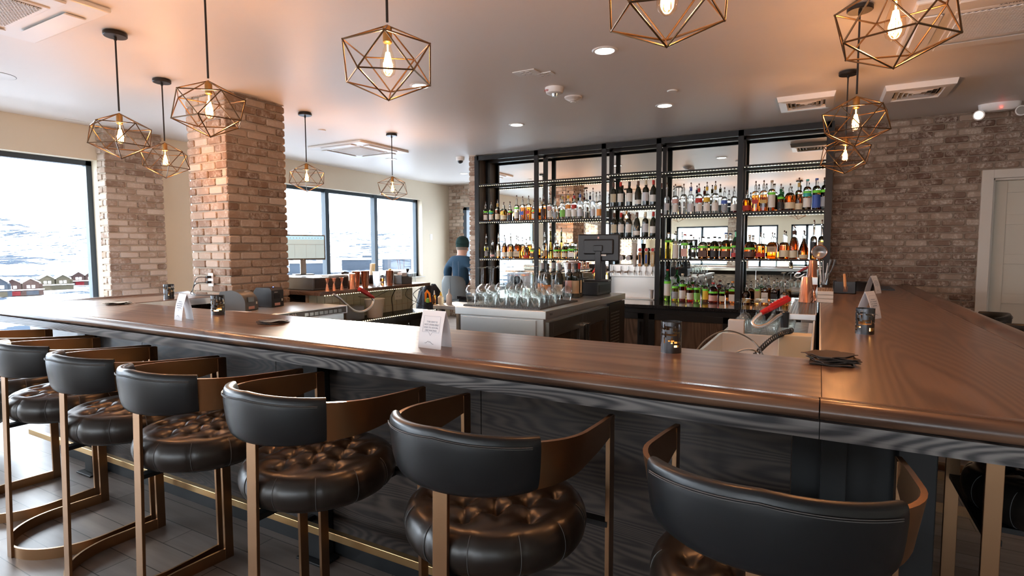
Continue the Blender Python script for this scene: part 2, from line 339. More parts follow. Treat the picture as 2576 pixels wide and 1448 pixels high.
# wall beyond, brick with a tall window
mb = MB(); fx0, fx1 = -6.74, -5.5
mb.box(XW, YF, 0, fx0, YF + .3, CE).box(fx1, YF, 0, XR, YF + .3, CE).box(fx0, YF, 2.36, fx1, YF + .3, CE).box(fx0, YF, 0, fx1, YF + .3, .3)
bricks(mb, (XW, YF, 0), (1, 0, 0), (0, -1, 0), 3.6, CE, seed=51, holes=[(.36, 1.62, .25, 2.38)])
structure(mb.build('wall_far', ['mortar', 'brick'], smooth=False, fix=False))
mb = MB(); t = .06
mb.box(fx0, YF - .01, .3, fx0 + .09, YF + .12, 2.36).box(fx1 - t, YF - .01, .3, fx1, YF + .12, 2.36).box(fx0, YF - .01, 2.30, fx1, YF + .12, 2.36).box(fx0, YF - .01, .3, fx1, YF + .12, .36)
o = structure(mb.build('window_6', 'window_frame', smooth=False)); MB().box(fx0 + .05, YF + .05, .35, fx1 - .05, YF + .055, 2.31).build('glass', 'window_glass', o, smooth=False)
area('daylight_portal', ((fx0 + fx1) / 2, YF + .35, 1.33), (R(-90), 0, 0), fx1 - fx0, 2.06)
# right wall and rear wall with windows, double door and pillars (seen in the mirrors)
RO = [(-5.9, -3.6, .7, WT), (-3.0, -1.6, 0, WT), (-1.1, .1, .7, WT), (.9, 2.9, .7, WT)]
wall_y('wall_rear', YR - .3, YR, XW, XR, RO, 'cream_paint')
for i, (a, b, z0, z1) in enumerate(RO):
    mb = MB(); q = .07; y0, y1 = YR - .2, YR - .1
    mb.box(a, y0, z0, b, y1, z0 + q).box(a, y0, z1 - q, b, y1, z1).box(a, y0, z0, a + q, y1, z1).box(b - q, y0, z0, b, y1, z1).box((a + b) / 2 - .05, y0, z0, (a + b) / 2 + .05, y1, z1)
    nm = 'door_2' if i == 1 else 'window_%d' % (7 + i)
    o = structure(mb.build(nm, 'window_frame', smooth=False)); MB().box(a + .05, y0 + .05, z0 + .05, b - .05, y0 + .055, z1 - .05).build('glass', 'window_glass', o, smooth=False)
    area('daylight_portal', ((a + b) / 2, YR - .35, (z0 + z1) / 2), (R(90), 0, 0), b - a, z1 - z0)
brick_pillar(.15, YR, .85, YR + .5, 'pillar', '', 61, 'lrb')
brick_pillar(-3.55, YR, -3.05, YR + .5, 'pillar', '', 65, 'lrb')
RW = [(-11, -9, .5, WT)]
wall_x('wall_right', XR, XR + .3, YR, YF, RW, 'cream_paint')
for i, (a, b, z0, z1) in enumerate(RW):
    mb = MB(); q = .06
    mb.box(XR + .1, a, z0, XR + .2, b, z0 + q).box(XR + .1, a, z1 - q, XR + .2, b, z1).box(XR + .1, a, z0, XR + .2, a + q, z1).box(XR + .1, b - q, z0, XR + .2, b, z1)
    o = structure(mb.build('window_%d' % (12 + i), 'window_frame', smooth=False)); MB().box(XR + .15, a, z0, XR + .155, b, z1).build('glass', 'window_glass', o, smooth=False)
    area('daylight_portal', (XR + .35, (a + b) / 2, (z0 + z1) / 2), (0, R(90), 0), z1 - z0, b - a)
# panelled door with casing in the back wall
o = empty('door_1', (0, 0, 0)); structure(o)
mb = MB(); cx0 = DX0 - .095
mb.box(cx0, YB - .035, 0, DX0, YB + .0, DZ + .085).box(DX0, YB - .035, DZ, DX1, YB, DZ + .085).box(DX1, YB - .035, 0, DX1 + .095, YB, DZ + .085)
mb.box(DX0 - .0, YB, 0, DX0 + .02, YB + .2, DZ).box(DX0, YB, DZ - .02, DX1, YB + .2, DZ).box(DX1 - .02, YB, 0, DX1, YB + .2, DZ)
mb.build('casing', 'trim_paint', o, smooth=False, bevel=.003)
mb = MB(); dy = YB + .10; a, b = DX0 + .02, DX1 - .02
mb.box(a, dy, .01, b, dy + .02, DZ - .02); sw = .115
mb.box(a, dy - .014, .01, a + sw, dy, DZ - .02).box(b - sw, dy - .014, .01, b, dy, DZ - .02)
zs = [0.01, .20, .52, .60, .92, 1.00, 1.32, 1.40, 1.72, 1.80, DZ - .14, DZ - .02]
for z0, z1 in ((.01, .14), (.50, .60), (.90, 1.0), (1.30, 1.40), (1.70, 1.80), (DZ - .14, DZ - .02)): mb.box(a + sw, dy - .014, z0, b - sw, dy, z1)
mb.build('door_leaf', 'door_paint', o, smooth=False, bevel=.003)
# baseboards
structure(MB().box(.85, YB - .03, 0, cx0, YB, .12).build('baseboard_back', 'trim_paint', smooth=False))
# ------------------------------------------------------------------ outside: snowy valley, hills, houses
sm = mat('snow_brush', (.9, .93, .98), .9, spec=0); nt = sm.node_tree; b_ = nt.nodes['Principled BSDF']
tc = nt.nodes.new('ShaderNodeTexCoord'); n1 = nt.nodes.new('ShaderNodeTexNoise'); n1.inputs['Scale'].default_value = .07; n1.inputs['Detail'].default_value = 6; n1.inputs['Roughness'].default_value = .72
n2 = nt.nodes.new('ShaderNodeTexNoise'); n2.inputs['Scale'].default_value = .011; n2.inputs['Detail'].default_value = 3
ma = nt.nodes.new('ShaderNodeMath'); ma.operation = 'MULTIPLY_ADD'; ma.inputs[1].default_value = .5
rp = nt.nodes.new('ShaderNodeValToRGB'); rp.color_ramp.elements[0].position = .70; rp.color_ramp.elements[0].color = (.80, .84, .90, 1); rp.color_ramp.elements[1].position = .79; rp.color_ramp.elements[1].color = (.026, .034, .046, 1)
Lk = nt.links.new
Lk(tc.outputs['Object'], n1.inputs[0]); Lk(tc.outputs['Object'], n2.inputs[0]); Lk(n2.outputs[0], ma.inputs[0]); Lk(n1.outputs[0], ma.inputs[2]); Lk(ma.outputs[0], rp.inputs[0]); Lk(rp.outputs[0], b_.inputs['Base Color'])
mat('house_brown', (.022, .013, .012), .8, spec=.05); mat('house_grey', (.018, .023, .03), .8, spec=.05); mat('house_tan', (.03, .026, .018), .8, spec=.05); mat('garage_red', (.06, .006, .008), .7, spec=.05); mat('snow', (.92, .94, .98), .9); mat('far_building', (.03, .038, .05), .9, spec=.05)
from mathutils import noise
def hill_z(az, r):
    K = [(0, -16), (60, -16.5), (150, -15), (240, -12.5), (330, -10.5), (480, -4), (800, 10), (1200, 28), (1700, 70), (2300, 95), (3200, 60)]
    for (r0, z0), (r1, z1) in zip(K, K[1:]):
        if r <= r1: z = z0 + (z1 - z0) * (r - r0) / (r1 - r0); break
    else: z = 60
    k = min(1, max(0, (r - 300) / 1400)); z *= 1 if z < 0 else (1 - .45 * max(0, min(1, (62 - az) / 20)))
    return z + k * 55 * noise.noise(Vector((az * .07, r * .0012, 3))) + k * 16 * noise.noise(Vector((az * .3, r * .004, 8))) + min(1, r / 400) * 1.2 * noise.noise(Vector((az * .9, r * .02, 1)))
mb = MB(); rr_ = [12, 40, 80, 120, 160, 200, 240, 270, 300, 340, 390, 450, 520, 600, 700, 820, 960, 1120, 1300, 1500, 1720, 1960, 2220, 2500, 3200]
azs = [-60 + i * 1.25 for i in range(169)]
vs = [(-r * math.sin(R(a)), r * math.cos(R(a)), hill_z(a, r)) for r in rr_ for a in azs]; na = len(azs)
mb.add(vs, [(i * na + k, i * na + k + 1, (i + 1) * na + k + 1, (i + 1) * na + k) for i in range(len(rr_) - 1) for k in range(na - 1)])
structure(mb.build('hills', 'snow_brush', angle=180))
def house(px, py, r, wd, m1, m2, label, gar='garage_red'):
    d = FW + RT * ((px - 1288) / FPX) + UP * ((724 - py) / FPX); az = math.atan2(-d.x, d.y); hh = math.hypot(d.x, d.y)
    z = H + d.z / hh * r; o = empty('house', (-r * math.sin(az), r * math.cos(az), z - .6), az + .12)
    tag(o, label, 'house', 'houses in the snowy valley'); o.scale = (.66, .66, .56)
    D = wd * .6
    mb = MB(); mb.box(-wd / 2, 0, 0, wd / 2, D, 6.2); mb.box(-wd / 2, -1.5, 0, wd / 2, 0, 3)
    for cx in (-wd * .24, wd * .2): mb.add([(cx - wd * .2, -1, 3), (cx + wd * .2, -1, 3), (cx + wd * .2, -1, 7), (cx, -1, 9.2), (cx - wd * .2, -1, 7), (cx - wd * .2, D, 3), (cx + wd * .2, D, 3), (cx + wd * .2, D, 7), (cx, D, 9.2), (cx - wd * .2, D, 7)], [(0, 1, 2, 3, 4), (5, 9, 8, 7, 6), (0, 4, 9, 5), (1, 6, 7, 2), (4, 3, 8, 9), (3, 2, 7, 8)])
    mb.build('wall', m1, o, smooth=False)
    mb = MB()
    for cx in (-wd * .24, wd * .2):
        for s_ in (-1, 1): mb.add([(cx, -1.6, 9.3), (cx + s_ * wd * .24, -1.6, 6.7), (cx + s_ * wd * .24, D + .4, 6.7), (cx, D + .4, 9.3), (cx, -1.6, 9.8), (cx + s_ * wd * .24, -1.6, 7.2), (cx + s_ * wd * .24, D + .4, 7.2), (cx, D + .4, 9.8)], [(0, 1, 2, 3), (4, 5, 6, 7), (0, 1, 5, 4), (1, 2, 6, 5), (2, 3, 7, 6), (3, 0, 4, 7)])
    mb.box(-wd / 2 - .3, -2, 3, wd / 2 + .3, -.9, 3.4); mb.build('roof', 'snow', o, smooth=False)
    MB().box(-wd * .36, -1.58, .1, -wd * .06, -1.5, 2.5).build('garage_door', gar, o, smooth=False)
    MB().box(wd * .08, -1.58, .1, wd * .38, -1.5, 2.5).build('garage_door', m2, o, smooth=False)
    mb = MB()
    for x in (-.3, -.18, .14, .26): mb.box(wd * x - .6, -1.08, 4, wd * x + .6, -1.0, 5.6)
    mb.build('window', 'snow', o, smooth=False)
house(57, 738, 230, 15, 'house_brown', 'house_grey', 'brown timber house with a red garage door below the snowy slope')
house(141, 724, 250, 14.5, 'house_tan', 'house_tan', 'tan timber house in the middle of the valley row', 'house_tan')
house(215, 713, 268, 13, 'house_brown', 'house_grey', 'brown twin-gabled house beside the window frame, farthest up the valley')
house(-20, 742, 205, 12, 'house_grey', 'house_tan', 'grey house cut by the picture edge at the end of the valley row')
def far_block(px0, px1, py0, py1, r, label):
    a = FW + RT * ((px0 - 1288) / FPX) + UP * ((724 - py1) / FPX); b = FW + RT * ((px1 - 1288) / FPX) + UP * ((724 - py1) / FPX)
    A = a * (r / math.hypot(a.x, a.y)); B = b * (r / math.hypot(b.x, b.y)); hgt = (py1 - py0) / FPX * r * .93
    d = (B - A); d.z = 0; L = d.length; d.normalize(); n_ = Vector((-d.y, d.x, 0)); base = min(A.z, B.z) + H
    mb = MB(); c = (A + B) / 2 + n_ * 10; mb.obox((c.x, c.y, base + hgt / 2 - 2), d * L, n_ * 20, (0, 0, hgt + 4)); 
    o = mb.build('building', 'far_building', smooth=False)
    mr = MB(); mr.obox((c.x, c.y, base + hgt + .4), d * (L + 1), n_ * 21, (0, 0, .8)); mr.build('roof', 'snow', o, smooth=False)
    tag(o, label, 'building')
far_block(860, 940, 652, 672, 330, 'long flat-roofed building seen through the middle window pane')
far_block(912, 950, 641, 670, 420, 'taller pitched building behind the flat-roofed one across the valley')
far_block(962, 1052, 650, 672, 330, 'low pale building seen through the last window pane')
far_block(728, 830, 661, 672, 300, 'row of low townhouses behind the white screen')
# ------------------------------------------------------------------ the bar counter
SY = 6.93; BT = 1.067; AX0, AX1 = .016, .722; FY0, FY1 = 1.693, 2.281; LX0, LX1 = -5.076, -4.568
bar = empty('bar_counter', (0, 0, 0)); tag(bar, 'long U-shaped dark wood bar counter with rolled rail edge, running in front of the stools', 'bar counter')
tk = .035
o = MB().box(LX1, FY0, BT - tk, AX0, FY1, BT).build('countertop', 'bar_top', bar, smooth=False, bevel=.001)
MB().box(AX0 + .0006, FY0, BT - tk, AX1, SY - .01, BT).box(.115, SY - .01, BT - tk, AX1, YB - .02, BT).build('countertop', 'bar_top_y', bar, smooth=False, bevel=.001)
MB().box(LX0, FY0, BT - tk, LX1 - .0015, 3.052, BT).box(-4.53, 3.67, BT - tk, -4.1, 5.36, BT).box(-5.2, 3.7, BT - tk, -4.53, 5.36, BT).build('countertop', 'bar_top_y', bar, smooth=False, bevel=.001)
prof = [(0, BT - .02), (0, BT + .001), (.012, BT + .002), (.045, BT + .006), (.07, BT + .013), (.09, BT + .018), (.108, BT + .017), (.122, BT + .009), (.130, BT - .004), (.129, BT - .018), (.12, BT - .028), (.10, BT - .034), (0, BT - .034)]
MB().sweep(prof, [((LX0, FY0, 0), (-1, -1, 0)), ((AX0 - .006, FY0, 0), (0, -1, 0))]).build('rail', 'bar_rail', bar, angle=50)
MB().sweep(prof, [((AX0 - .003, FY0, 0), (0, -1, 0)), ((AX1, FY0, 0), (1, -1, 0))]).build('rail', 'bar_rail', bar, angle=50)
MB().sweep(prof, [((AX1, FY0, 0), (1, -1, 0)), ((AX1, YB - .02, 0), (1, 0, 0))]).build('rail', 'bar_rail_y', bar, angle=50)
MB().sweep(prof, [((LX0, FY0, 0), (-1, -1, 0)), ((LX0, 3.06, 0), (-1, 0, 0))]).build('rail', 'bar_rail_y', bar, angle=50)
ap = [(.02, BT - .066), (.02, BT - .034), (.122, BT - .034), (.122, BT - .078), (.10, BT - .080), (.10, BT - .066)]
MB().sweep(ap, [((LX0, FY0, 0), (-1, -1, 0)), ((AX0 - .004, FY0, 0), (0, -1, 0))]).build('apron', 'grey_oak', bar, smooth=False)
MB().sweep(ap, [((AX0 - .002, FY0, 0), (0, -1, 0)), ((AX1, FY0, 0), (1, -1, 0))]).build('apron', 'grey_oak', bar, smooth=False)
MB().sweep(ap, [((AX1, FY0, 0), (1, -1, 0)), ((AX1, YB - .02, 0), (1, 0, 0))]).build('apron', 'grey_oak_y', bar, smooth=False)
MB().sweep(ap, [((LX0, FY0, 0), (-1, -1, 0)), ((LX0, 3.06, 0), (-1, 0, 0))]).build('apron', 'grey_oak_y', bar, smooth=False)
# inner edge trim of the front run, die walls, plinth
DY = 1.835
MB().box(LX1 - .0, FY1, BT - .055, AX0, FY1 + .02, BT - .004).box(LX1, FY1 + .02, BT - .055, LX1 + .02, 3.05, BT - .004).box(AX0 - .006, FY1, BT - .03, AX0, SY - .02, BT - .002).build('inner_edge', 'steel', bar, smooth=False)
xs = [LX0 + .3, -3.6, -2.38, -1.16, -.055]
for a, b in zip(xs, xs[1:]): MB().box(a + .002, DY, .11, b - .002, DY + .03, BT - tk).build('panel', 'panel_oak', bar, smooth=False)
MB().box(LX0 + .3, DY + .01, 0, .26, DY + .06, .11).build('plinth', 'black_steel', bar, smooth=False)
MB().box(-.055, DY - .01, 0, .29, DY + .03, BT - tk).build('corner_panel', 'black_steel', bar, smooth=False)
for x, wq in ((.02, .065), (.20, .085)): MB().box(x, DY - .08, 0, x + wq, DY - .012, BT - .06).build('post', 'black_steel', bar, smooth=False, bevel=.003)
MB().box(.26, DY + .03, .0, .29, YB - .02, BT - tk).build('panel', 'panel_oak', bar, smooth=False)
MB().box(LX0 + .3, DY + .06, .0, LX0 + .33, 3.05, BT - tk).build('panel', 'panel_oak', bar, smooth=False)
MB().box(-4.62, 3.7, 0, -4.58, 5.3, BT - tk).build('panel', 'panel_oak', bar, smooth=False)
for x in (-4.17, -2.05):
    MB().box(x - .05, DY - .075, .012, x + .05, DY - .005, BT - .08).box(x - .09, DY - .11, 0, x + .09, DY - .005, .012).box(x - .012, DY - .14, .20, x + .012, DY - .07, .225).build('post', 'black_steel', bar, smooth=False, bevel=.003)
MB().box(LX0 + .3, DY - .165, .195, .06, DY - .137, .230).build('foot_rail', 'brass', bar, smooth=False, bevel=.002)
# ------------------------------------------------------------------ bar stools
def upath(R_, y0, yf, n=28):
    """U from the front end of one arm round the back to the other: [(x,y,outward)]"""
    k = TX / SR; pts = [(-R_ * k, yf, (-1, 0, 0)), (-R_ * (.35 * k + .65), (yf + y0) / 2, (-1, 0, 0))]
    for i in range(n + 1):
        a = PI + PI * i / n; pts.append((R_ * math.cos(a), y0 + R_ * math.sin(a), (math.cos(a), math.sin(a), 0)))
    pts += [(R_ * (.35 * k + .65), (yf + y0) / 2, (1, 0, 0)), (R_ * k, yf, (1, 0, 0))]
    return pts
SR, SY0, SYF = .275, .0, .255
TX = .262
def make_stool():
    root = empty('bar_stool'); P_ = upath(SR, SY0, SYF); N = len(P_)
    # arm band: full height round the back, narrowing to the arm fronts
    L = [0]
    for i in range(1, N): L.append(L[-1] + math.hypot(P_[i][0] - P_[i - 1][0], P_[i][1] - P_[i - 1][1]))
    def zlo(t): k = abs(t - .5) * 2; return .880 + .030 * max(0, (k - .45) / .55) ** 1.4
    def zhi(t): k = abs(t - .5) * 2; return 1.028 - .060 * k
    vs = []; th = .006
    for (x, y, o), l in zip(P_, L):
        t = l / L[-1]; o = Vector(o); p = Vector((x, y, 0)); lo, hi = zlo(t), zhi(t); fl = o * .020 * min(1, max(0, (1 - abs(t - .5) * 2) / .5))
        vs += [p - fl - o * th + Vector((0, 0, lo)), p - fl + o * th + Vector((0, 0, lo)), p + o * th + Vector((0, 0, hi)), p - o * th + Vector((0, 0, hi))]
    mb = MB(); mb.add(vs, [(i * 4 + k, i * 4 + (k + 1) % 4, (i + 1) * 4 + (k + 1) % 4, (i + 1) * 4 + k) for i in range(N - 1) for k in range(4)] + [(3, 2, 1, 0), tuple((N - 1) * 4 + k for k in range(4))])
    mb.build('arm_band', 'bronze', root, angle=35)
    # leather pad wrapping the back
    sec = 26; prof = []
    for k in range(20):
        a = 2 * PI * k / 20; ca, sa = math.cos(a), math.sin(a)
        prof.append((.021 * (abs(ca) ** .55) * (1 if ca > 0 else -1), .5 + .5 * (abs(sa) ** .62) * (1 if sa > 0 else -1)))
    vs = []; a0, a1 = PI + R(37), 2 * PI - R(37)
    for i in range(sec + 1):
        f = i / sec; a = a0 + (a1 - a0) * f; o = Vector((math.cos(a), math.sin(a), 0)); e = abs(f - .5) * 2
        sh = 1 if 0 < i < sec else .8; lo, hi = .872 + .010 * e ** 3, 1.040 - .030 * e * .6
        for u, z in prof: vs.append(o * (SR - .022 * (1 - z) ** 1.3 + .004 + u * sh * (1.3 - .4 * z)) + Vector((0, SY0, lo + (hi - lo) * z)))
    n = len(prof); mb = MB(); mb.add(vs, [(i * n + k, i * n + (k + 1) % n, (i + 1) * n + (k + 1) % n, (i + 1) * n + k) for i in range(sec) for k in range(n)] + [tuple(range(n))[::-1], tuple(sec * n + k for k in range(n))])
    pad = mb.build('backrest', 'leather', root, angle=50)
    mb = MB()
    for zz in (1.020, 1.016): mb.tube([Vector((math.cos(a), math.sin(a), 0)) * (SR + .0238) + Vector((0, SY0, zz - .018 * abs(i / 20 - 1))) for i, a in enumerate([a0 + R(5) + (a1 - a0 - R(10)) * i / 40 for i in range(41)])], .0011, 4)
    mb.build('stitching', 'thread', pad)
    # tufted seat: height field over a disc
    nr, nth = 44, 128; RS = .230; but = []
    for j in range(-3, 4):
        for i in range(-3, 4):
            x = (i + .5 * (j % 2)) * .104; y = j * .082
            if math.hypot(x, y) < .185: but.append((x, y))
    def dip(x, y):
        h = 0; ds = sorted((math.hypot(x - bx, y - by) for bx, by in but))
        h -= .016 * math.exp(-(ds[0] / .014) ** 2) + .017 * math.exp(-(ds[0] / .038) ** 2)
        if len(ds) > 1: h -= .007 * math.exp(-((ds[1] - ds[0]) / .010) ** 2) * min(1, ds[0] / .03) * 0
        # pleats along the diamonds
        for s_ in (1, -1):
            q = (y / .164 + s_ * x / .104) ; fr = q - round(q); h -= .0060 * math.exp(-(fr / .075) ** 2) * (1 if math.hypot(x, y) < .17 else .5)
        return h
    prof = []
    for i in range(nr + 1):
        t = i / nr
        if t < .62: r = RS * .93 * (t / .62); z = .765
        else:
            a = (t - .62) / .38 * PI * .93; r = RS * .93 - .0 + .048 * math.sin(a) * 1.0; z = .765 - .060 * (1 - math.cos(a))
        prof.append((r, z, t))
    vs = [(0, 0, .765 + dip(0, 0) + .012)]; 
    for r, z, t in prof[1:]:
        for k in range(nth):
            a = 2 * PI * k / nth; x, y = r * math.cos(a), r * math.sin(a)
            g = .0055 * math.exp(-((((a / (2 * PI) * 12) % 1) - .5) / .07) ** 2)
            if t < .62: vs.append((x, y, z + dip(x, y) * (1 - (t / .62) ** 8) + .012 * (1 - (t / .62) ** 2)))
            else: q = 1 - g / max(r, .1); vs.append((x * q, y * q, z + (dip(x, y) * .0)))
    fs = [(0, 1 + k, 1 + (k + 1) % nth) for k in range(nth)] + [(1 + i * nth + k, 1 + (i + 1) * nth + k, 1 + (i + 1) * nth + (k + 1) % nth, 1 + i * nth + (k + 1) % nth) for i in range(nr - 1) for k in range(nth)]
    fs.append(tuple(1 + (nr - 1) * nth + k for k in range(nth))[::-1])
    sm_ = MB(); sm_.add(vs, fs)
    for k in range(12):
        a = 2 * PI * (k + .5) / 12; sm_.tube([Vector((r * math.cos(a) * .988, r * math.sin(a) * .988, z)) for r, z, t in prof if t > .66], .0011, 4, mi=1)
    seat = sm_.build('seat', ['leather_brown', 'thread'], root, angle=180)
    mb = MB()
    for x, y in but: mb.lathe([(.0, .747), (.009, .746), (.008, .751), (0, .753)], (x, y, dip(x, y) * .35), 8)
    mb.build('button', 'leather_brown', seat)
    MB().cyl((0, 0, 0), .215, .640, .662, 28).box(-.02, -.265, .628, .02, .2, .644).box(-.262, .215, .628, .262, .25, .644).box(-.16, 0, .628, -.12, .23, .644).box(.12, 0, .628, .16, .23, .644).build('seat_frame', 'black_steel', root)
    # legs: flat bars
    for s_ in (-1, 1): MB().box(s_ * TX - .007, SYF - .036, .0, s_ * TX + .007, SYF + .006, .966).build('leg', 'bronze_dark', root, smooth=False, bevel=.0015)
    MB().bar((0, -SR + .014, .90), (0, -SR - .008, .0), .044, .012, (0, 1, 0)).build('leg', 'bronze_dark', root, smooth=False, bevel=.0015)
    # floor loop and footrest
    P2 = upath(SR, SY0, SYF - .03); vs = []
    for x, y, o in P2:
        o = Vector(o); p = Vector((x, y, 0)); vs += [p - o * .005, p + o * .005, p + o * .005 + Vector((0, 0, .052)), p - o * .005 + Vector((0, 0, .052))]
    mb = MB(); mb.add(vs, [(i * 4 + k, i * 4 + (k + 1) % 4, (i + 1) * 4 + (k + 1) % 4, (i + 1) * 4 + k) for i in range(len(P2) - 1) for k in range(4)] + [(3, 2, 1, 0), tuple((len(P2) - 1) * 4 + k for k in range(4))])
    mb.build('floor_loop', 'bronze', root, angle=35)
    return root
st0 = make_stool()
ST = [(-.08, 1.34, 0, 'charcoal leather barrel stool nearest the camera, beside the black corner post'),
      (-.80, 1.34, 0, 'charcoal leather barrel stool, the second from the black corner post'),
      (-1.52, 1.34, 0, 'charcoal leather barrel stool in front of the folded white tent sign'),
      (-2.17, 1.34, 0, 'charcoal leather barrel stool below the crumpled dark napkin at the sunlit patch'),
      (-2.76, 1.35, 0, 'charcoal leather barrel stool, the fifth from the black corner post'),
      (-3.36, 1.36, 0, 'charcoal leather barrel stool second from the window end of the front row'),
      (-4.02, 1.39, 0, 'charcoal leather barrel stool at the window end of the row, cut by the picture edge')]
for i, (x, y, a, lb) in enumerate(ST):
    o = st0 if i == 0 else copy_tree(st0); o.location = (x, y, 0); o.rotation_euler = (0, 0, R(a)); tag(o, lb, 'bar stool', 'bar stools round the counter')
for x, y, a, lb in ((-5.15, 2.42, -88, 'bronze-framed leather stool at the short window side of the bar, mostly hidden by the row'),
                    (.69, 2.25, 90, 'leather stool with bronze front leg seen under the bar corner at the picture edge'),
                    (.82, 4.05, 92, 'dark stool beyond the rail, only its backrest top visible near the door casing'),
                    (.82, 4.78, 88, 'farther dark stool by the brick wall whose backrest just shows over the rail')):
    o = copy_tree(st0); o.location = (x, y, 0); o.rotation_euler = (0, 0, R(a)); tag(o, lb, 'bar stool', 'bar stools round the counter')
# ------------------------------------------------------------------ pendants
def make_pendant():
    root = empty('pendant_light'); zc = 2.195 - CE
    MB().lathe([(.0, -.004), (.060, -.004), (.066, -.008), (.066, -.026), (.062, -.030), (0, -.030)], n=28).build('canopy', 'pendant_rod', root)
    MB().tube([(0, 0, -.03), (0, 0, -.052)], .0085).tube([(0, 0, -.05), (0, 0, zc + .155)], .0052).build('rod', 'pendant_rod', root)
    # icosahedral wire cage
    ph = (1 + 5 ** .5) / 2; V = []
    for a, b in ((1, ph), (1, -ph), (-1, ph), (-1, -ph)): V += [Vector((0, a, b)), Vector((a, b, 0)), Vector((b, 0, a))]
    V = [v.normalized() for v in V]; q = V[0].rotation_difference(Vector((0, 0, 1))); V = [q @ v for v in V]
    V = [Vector((v.x * .192, v.y * .192, v.z * .142 + zc)) for v in V]
    mb = MB(); E_ = []
    for i in range(12):
        for j in range(i + 1, 12):
            a = Vector((V[i].x / .192, V[i].y / .192, (V[i].z - zc) / .142)); b = Vector((V[j].x / .192, V[j].y / .192, (V[j].z - zc) / .142))
            if (a - b).length < 1.1: mb.tube([V[i], V[j]], .0031, 6)
    for v in V: mb.lathe([(0, -.0045), (.004, -.002), (.004, .002), (0, .0045)], v, 6)
    mb.build('cage', 'pendant_wire', root)
    MB().lathe([(0, zc + .142), (.012, zc + .14), (.018, zc + .132), (.018, zc + .078), (.015, zc + .075), (0, zc + .075)], n=18).build('socket', 'socket_brass', root)
    bl = MB().lathe([(.0125, zc + .076), (.0135, zc + .06), (.02, zc + .04), (.029, zc + .008), (.0315, zc - .018), (.026, zc - .040), (.012, zc - .052), (0, zc - .054)], n=18).build('bulb', 'bulb_glass', root)
    mb = MB(); mb.tube([(0, 0, zc + .07), (0, 0, zc + .03)], .003, 6)
    for k in range(8):
        a = 2 * PI * k / 8; mb.tube([(.006 * math.cos(a), .006 * math.sin(a), zc + .04), (.014 * math.cos(a + .2), .014 * math.sin(a + .2), zc + .0), (.016 * math.cos(a + .4), .016 * math.sin(a + .4), zc - .032)], .0024, 5)
    mb.build('filament', 'filament', bl)
    l = bpy.data.lights.new('bulb_light', 'POINT'); l.energy = 12; l.color = (1, .46, .19); l.shadow_soft_size = .025
    lo = bpy.data.objects.new('bulb_light', l); COL.objects.link(lo); lo.parent = root; lo.location = (0, 0, zc + .0)
    return root
PN = [(-3.93, 1.936, 20, 'window end of the front row, over the second stool'), (-2.785, 1.80, 4, 'overlapping the brick pillar in view'), (-1.50, 1.71, 38, 'centre of the front row, on a long black rod'),
      (-.408, 1.665, 15, 'cut by the top picture edge, only the lower cage showing'), (.19, 2.225, 50, 'nearest and largest, hanging over the bar corner'),
      (-4.68, 2.632, 32, 'near the short window side, beside the brick pier'), (-4.568, 3.959, 9, 'just past the brick pillar, in front of the first window pane'), (-4.502, 5.174, 26, 'smallest, in front of the last window mullion'),
      (.156, 3.809, 44, 'above the bar run toward the door, upper of two overlapping cages'), (.149, 5.138, 12, 'farthest over the bar run, in front of the shelf corner')]
p0 = make_pendant()
for i, (x, y, a, s_) in enumerate(PN):
    o = p0 if i == 0 else copy_tree(p0); o.location = (x, y, CE); o.rotation_euler = (0, 0, R(a)); tag(o, 'geometric wire cage pendant, ' + s_, 'pendant light', 'geometric pendants over the bar')
# ------------------------------------------------------------------ ceiling fittings
def make_dl():
    root = MB().lathe([(.062, -.001), (.068, -.007), (.082, -.006), (.088, 0), (.062, 0)], n=32).build('downlight', 'white_plastic')
    MB().lathe([(0, -.0035), (.064, -.0035), (.064, -.001), (0, -.001)], n=32).build('diffuser', 'downlight_glow', root); return root
d0 = make_dl()
DL = [(-1.35, 3.77, 'largest, over the middle of the bar well'), (-2.985, 3.80, 'next to the centre pendant cage'), (-2.98, 5.49, 'in front of the shelf corner bay'), (-1.35, 5.47, 'beside the small round cap'),
      (-5.77, 6.61, 'behind the small pendant rod past the air unit'), (-5.71, 8.51, 'farthest, beside the dome camera'), (-1.35, -1.0, 'behind the viewpoint, mirrored in the shelf'), (-2.98, -1.0, 'behind the viewpoint, over the seating'), (2.6, -2.0, 'behind the viewpoint toward the side windows')]
for i, (x, y, s_) in enumerate(DL):
    o = d0 if i == 0 else copy_tree(d0); o.location = (x, y, CE); tag(o, 'round recessed ceiling downlight, ' + s_, 'downlight', 'recessed downlights')
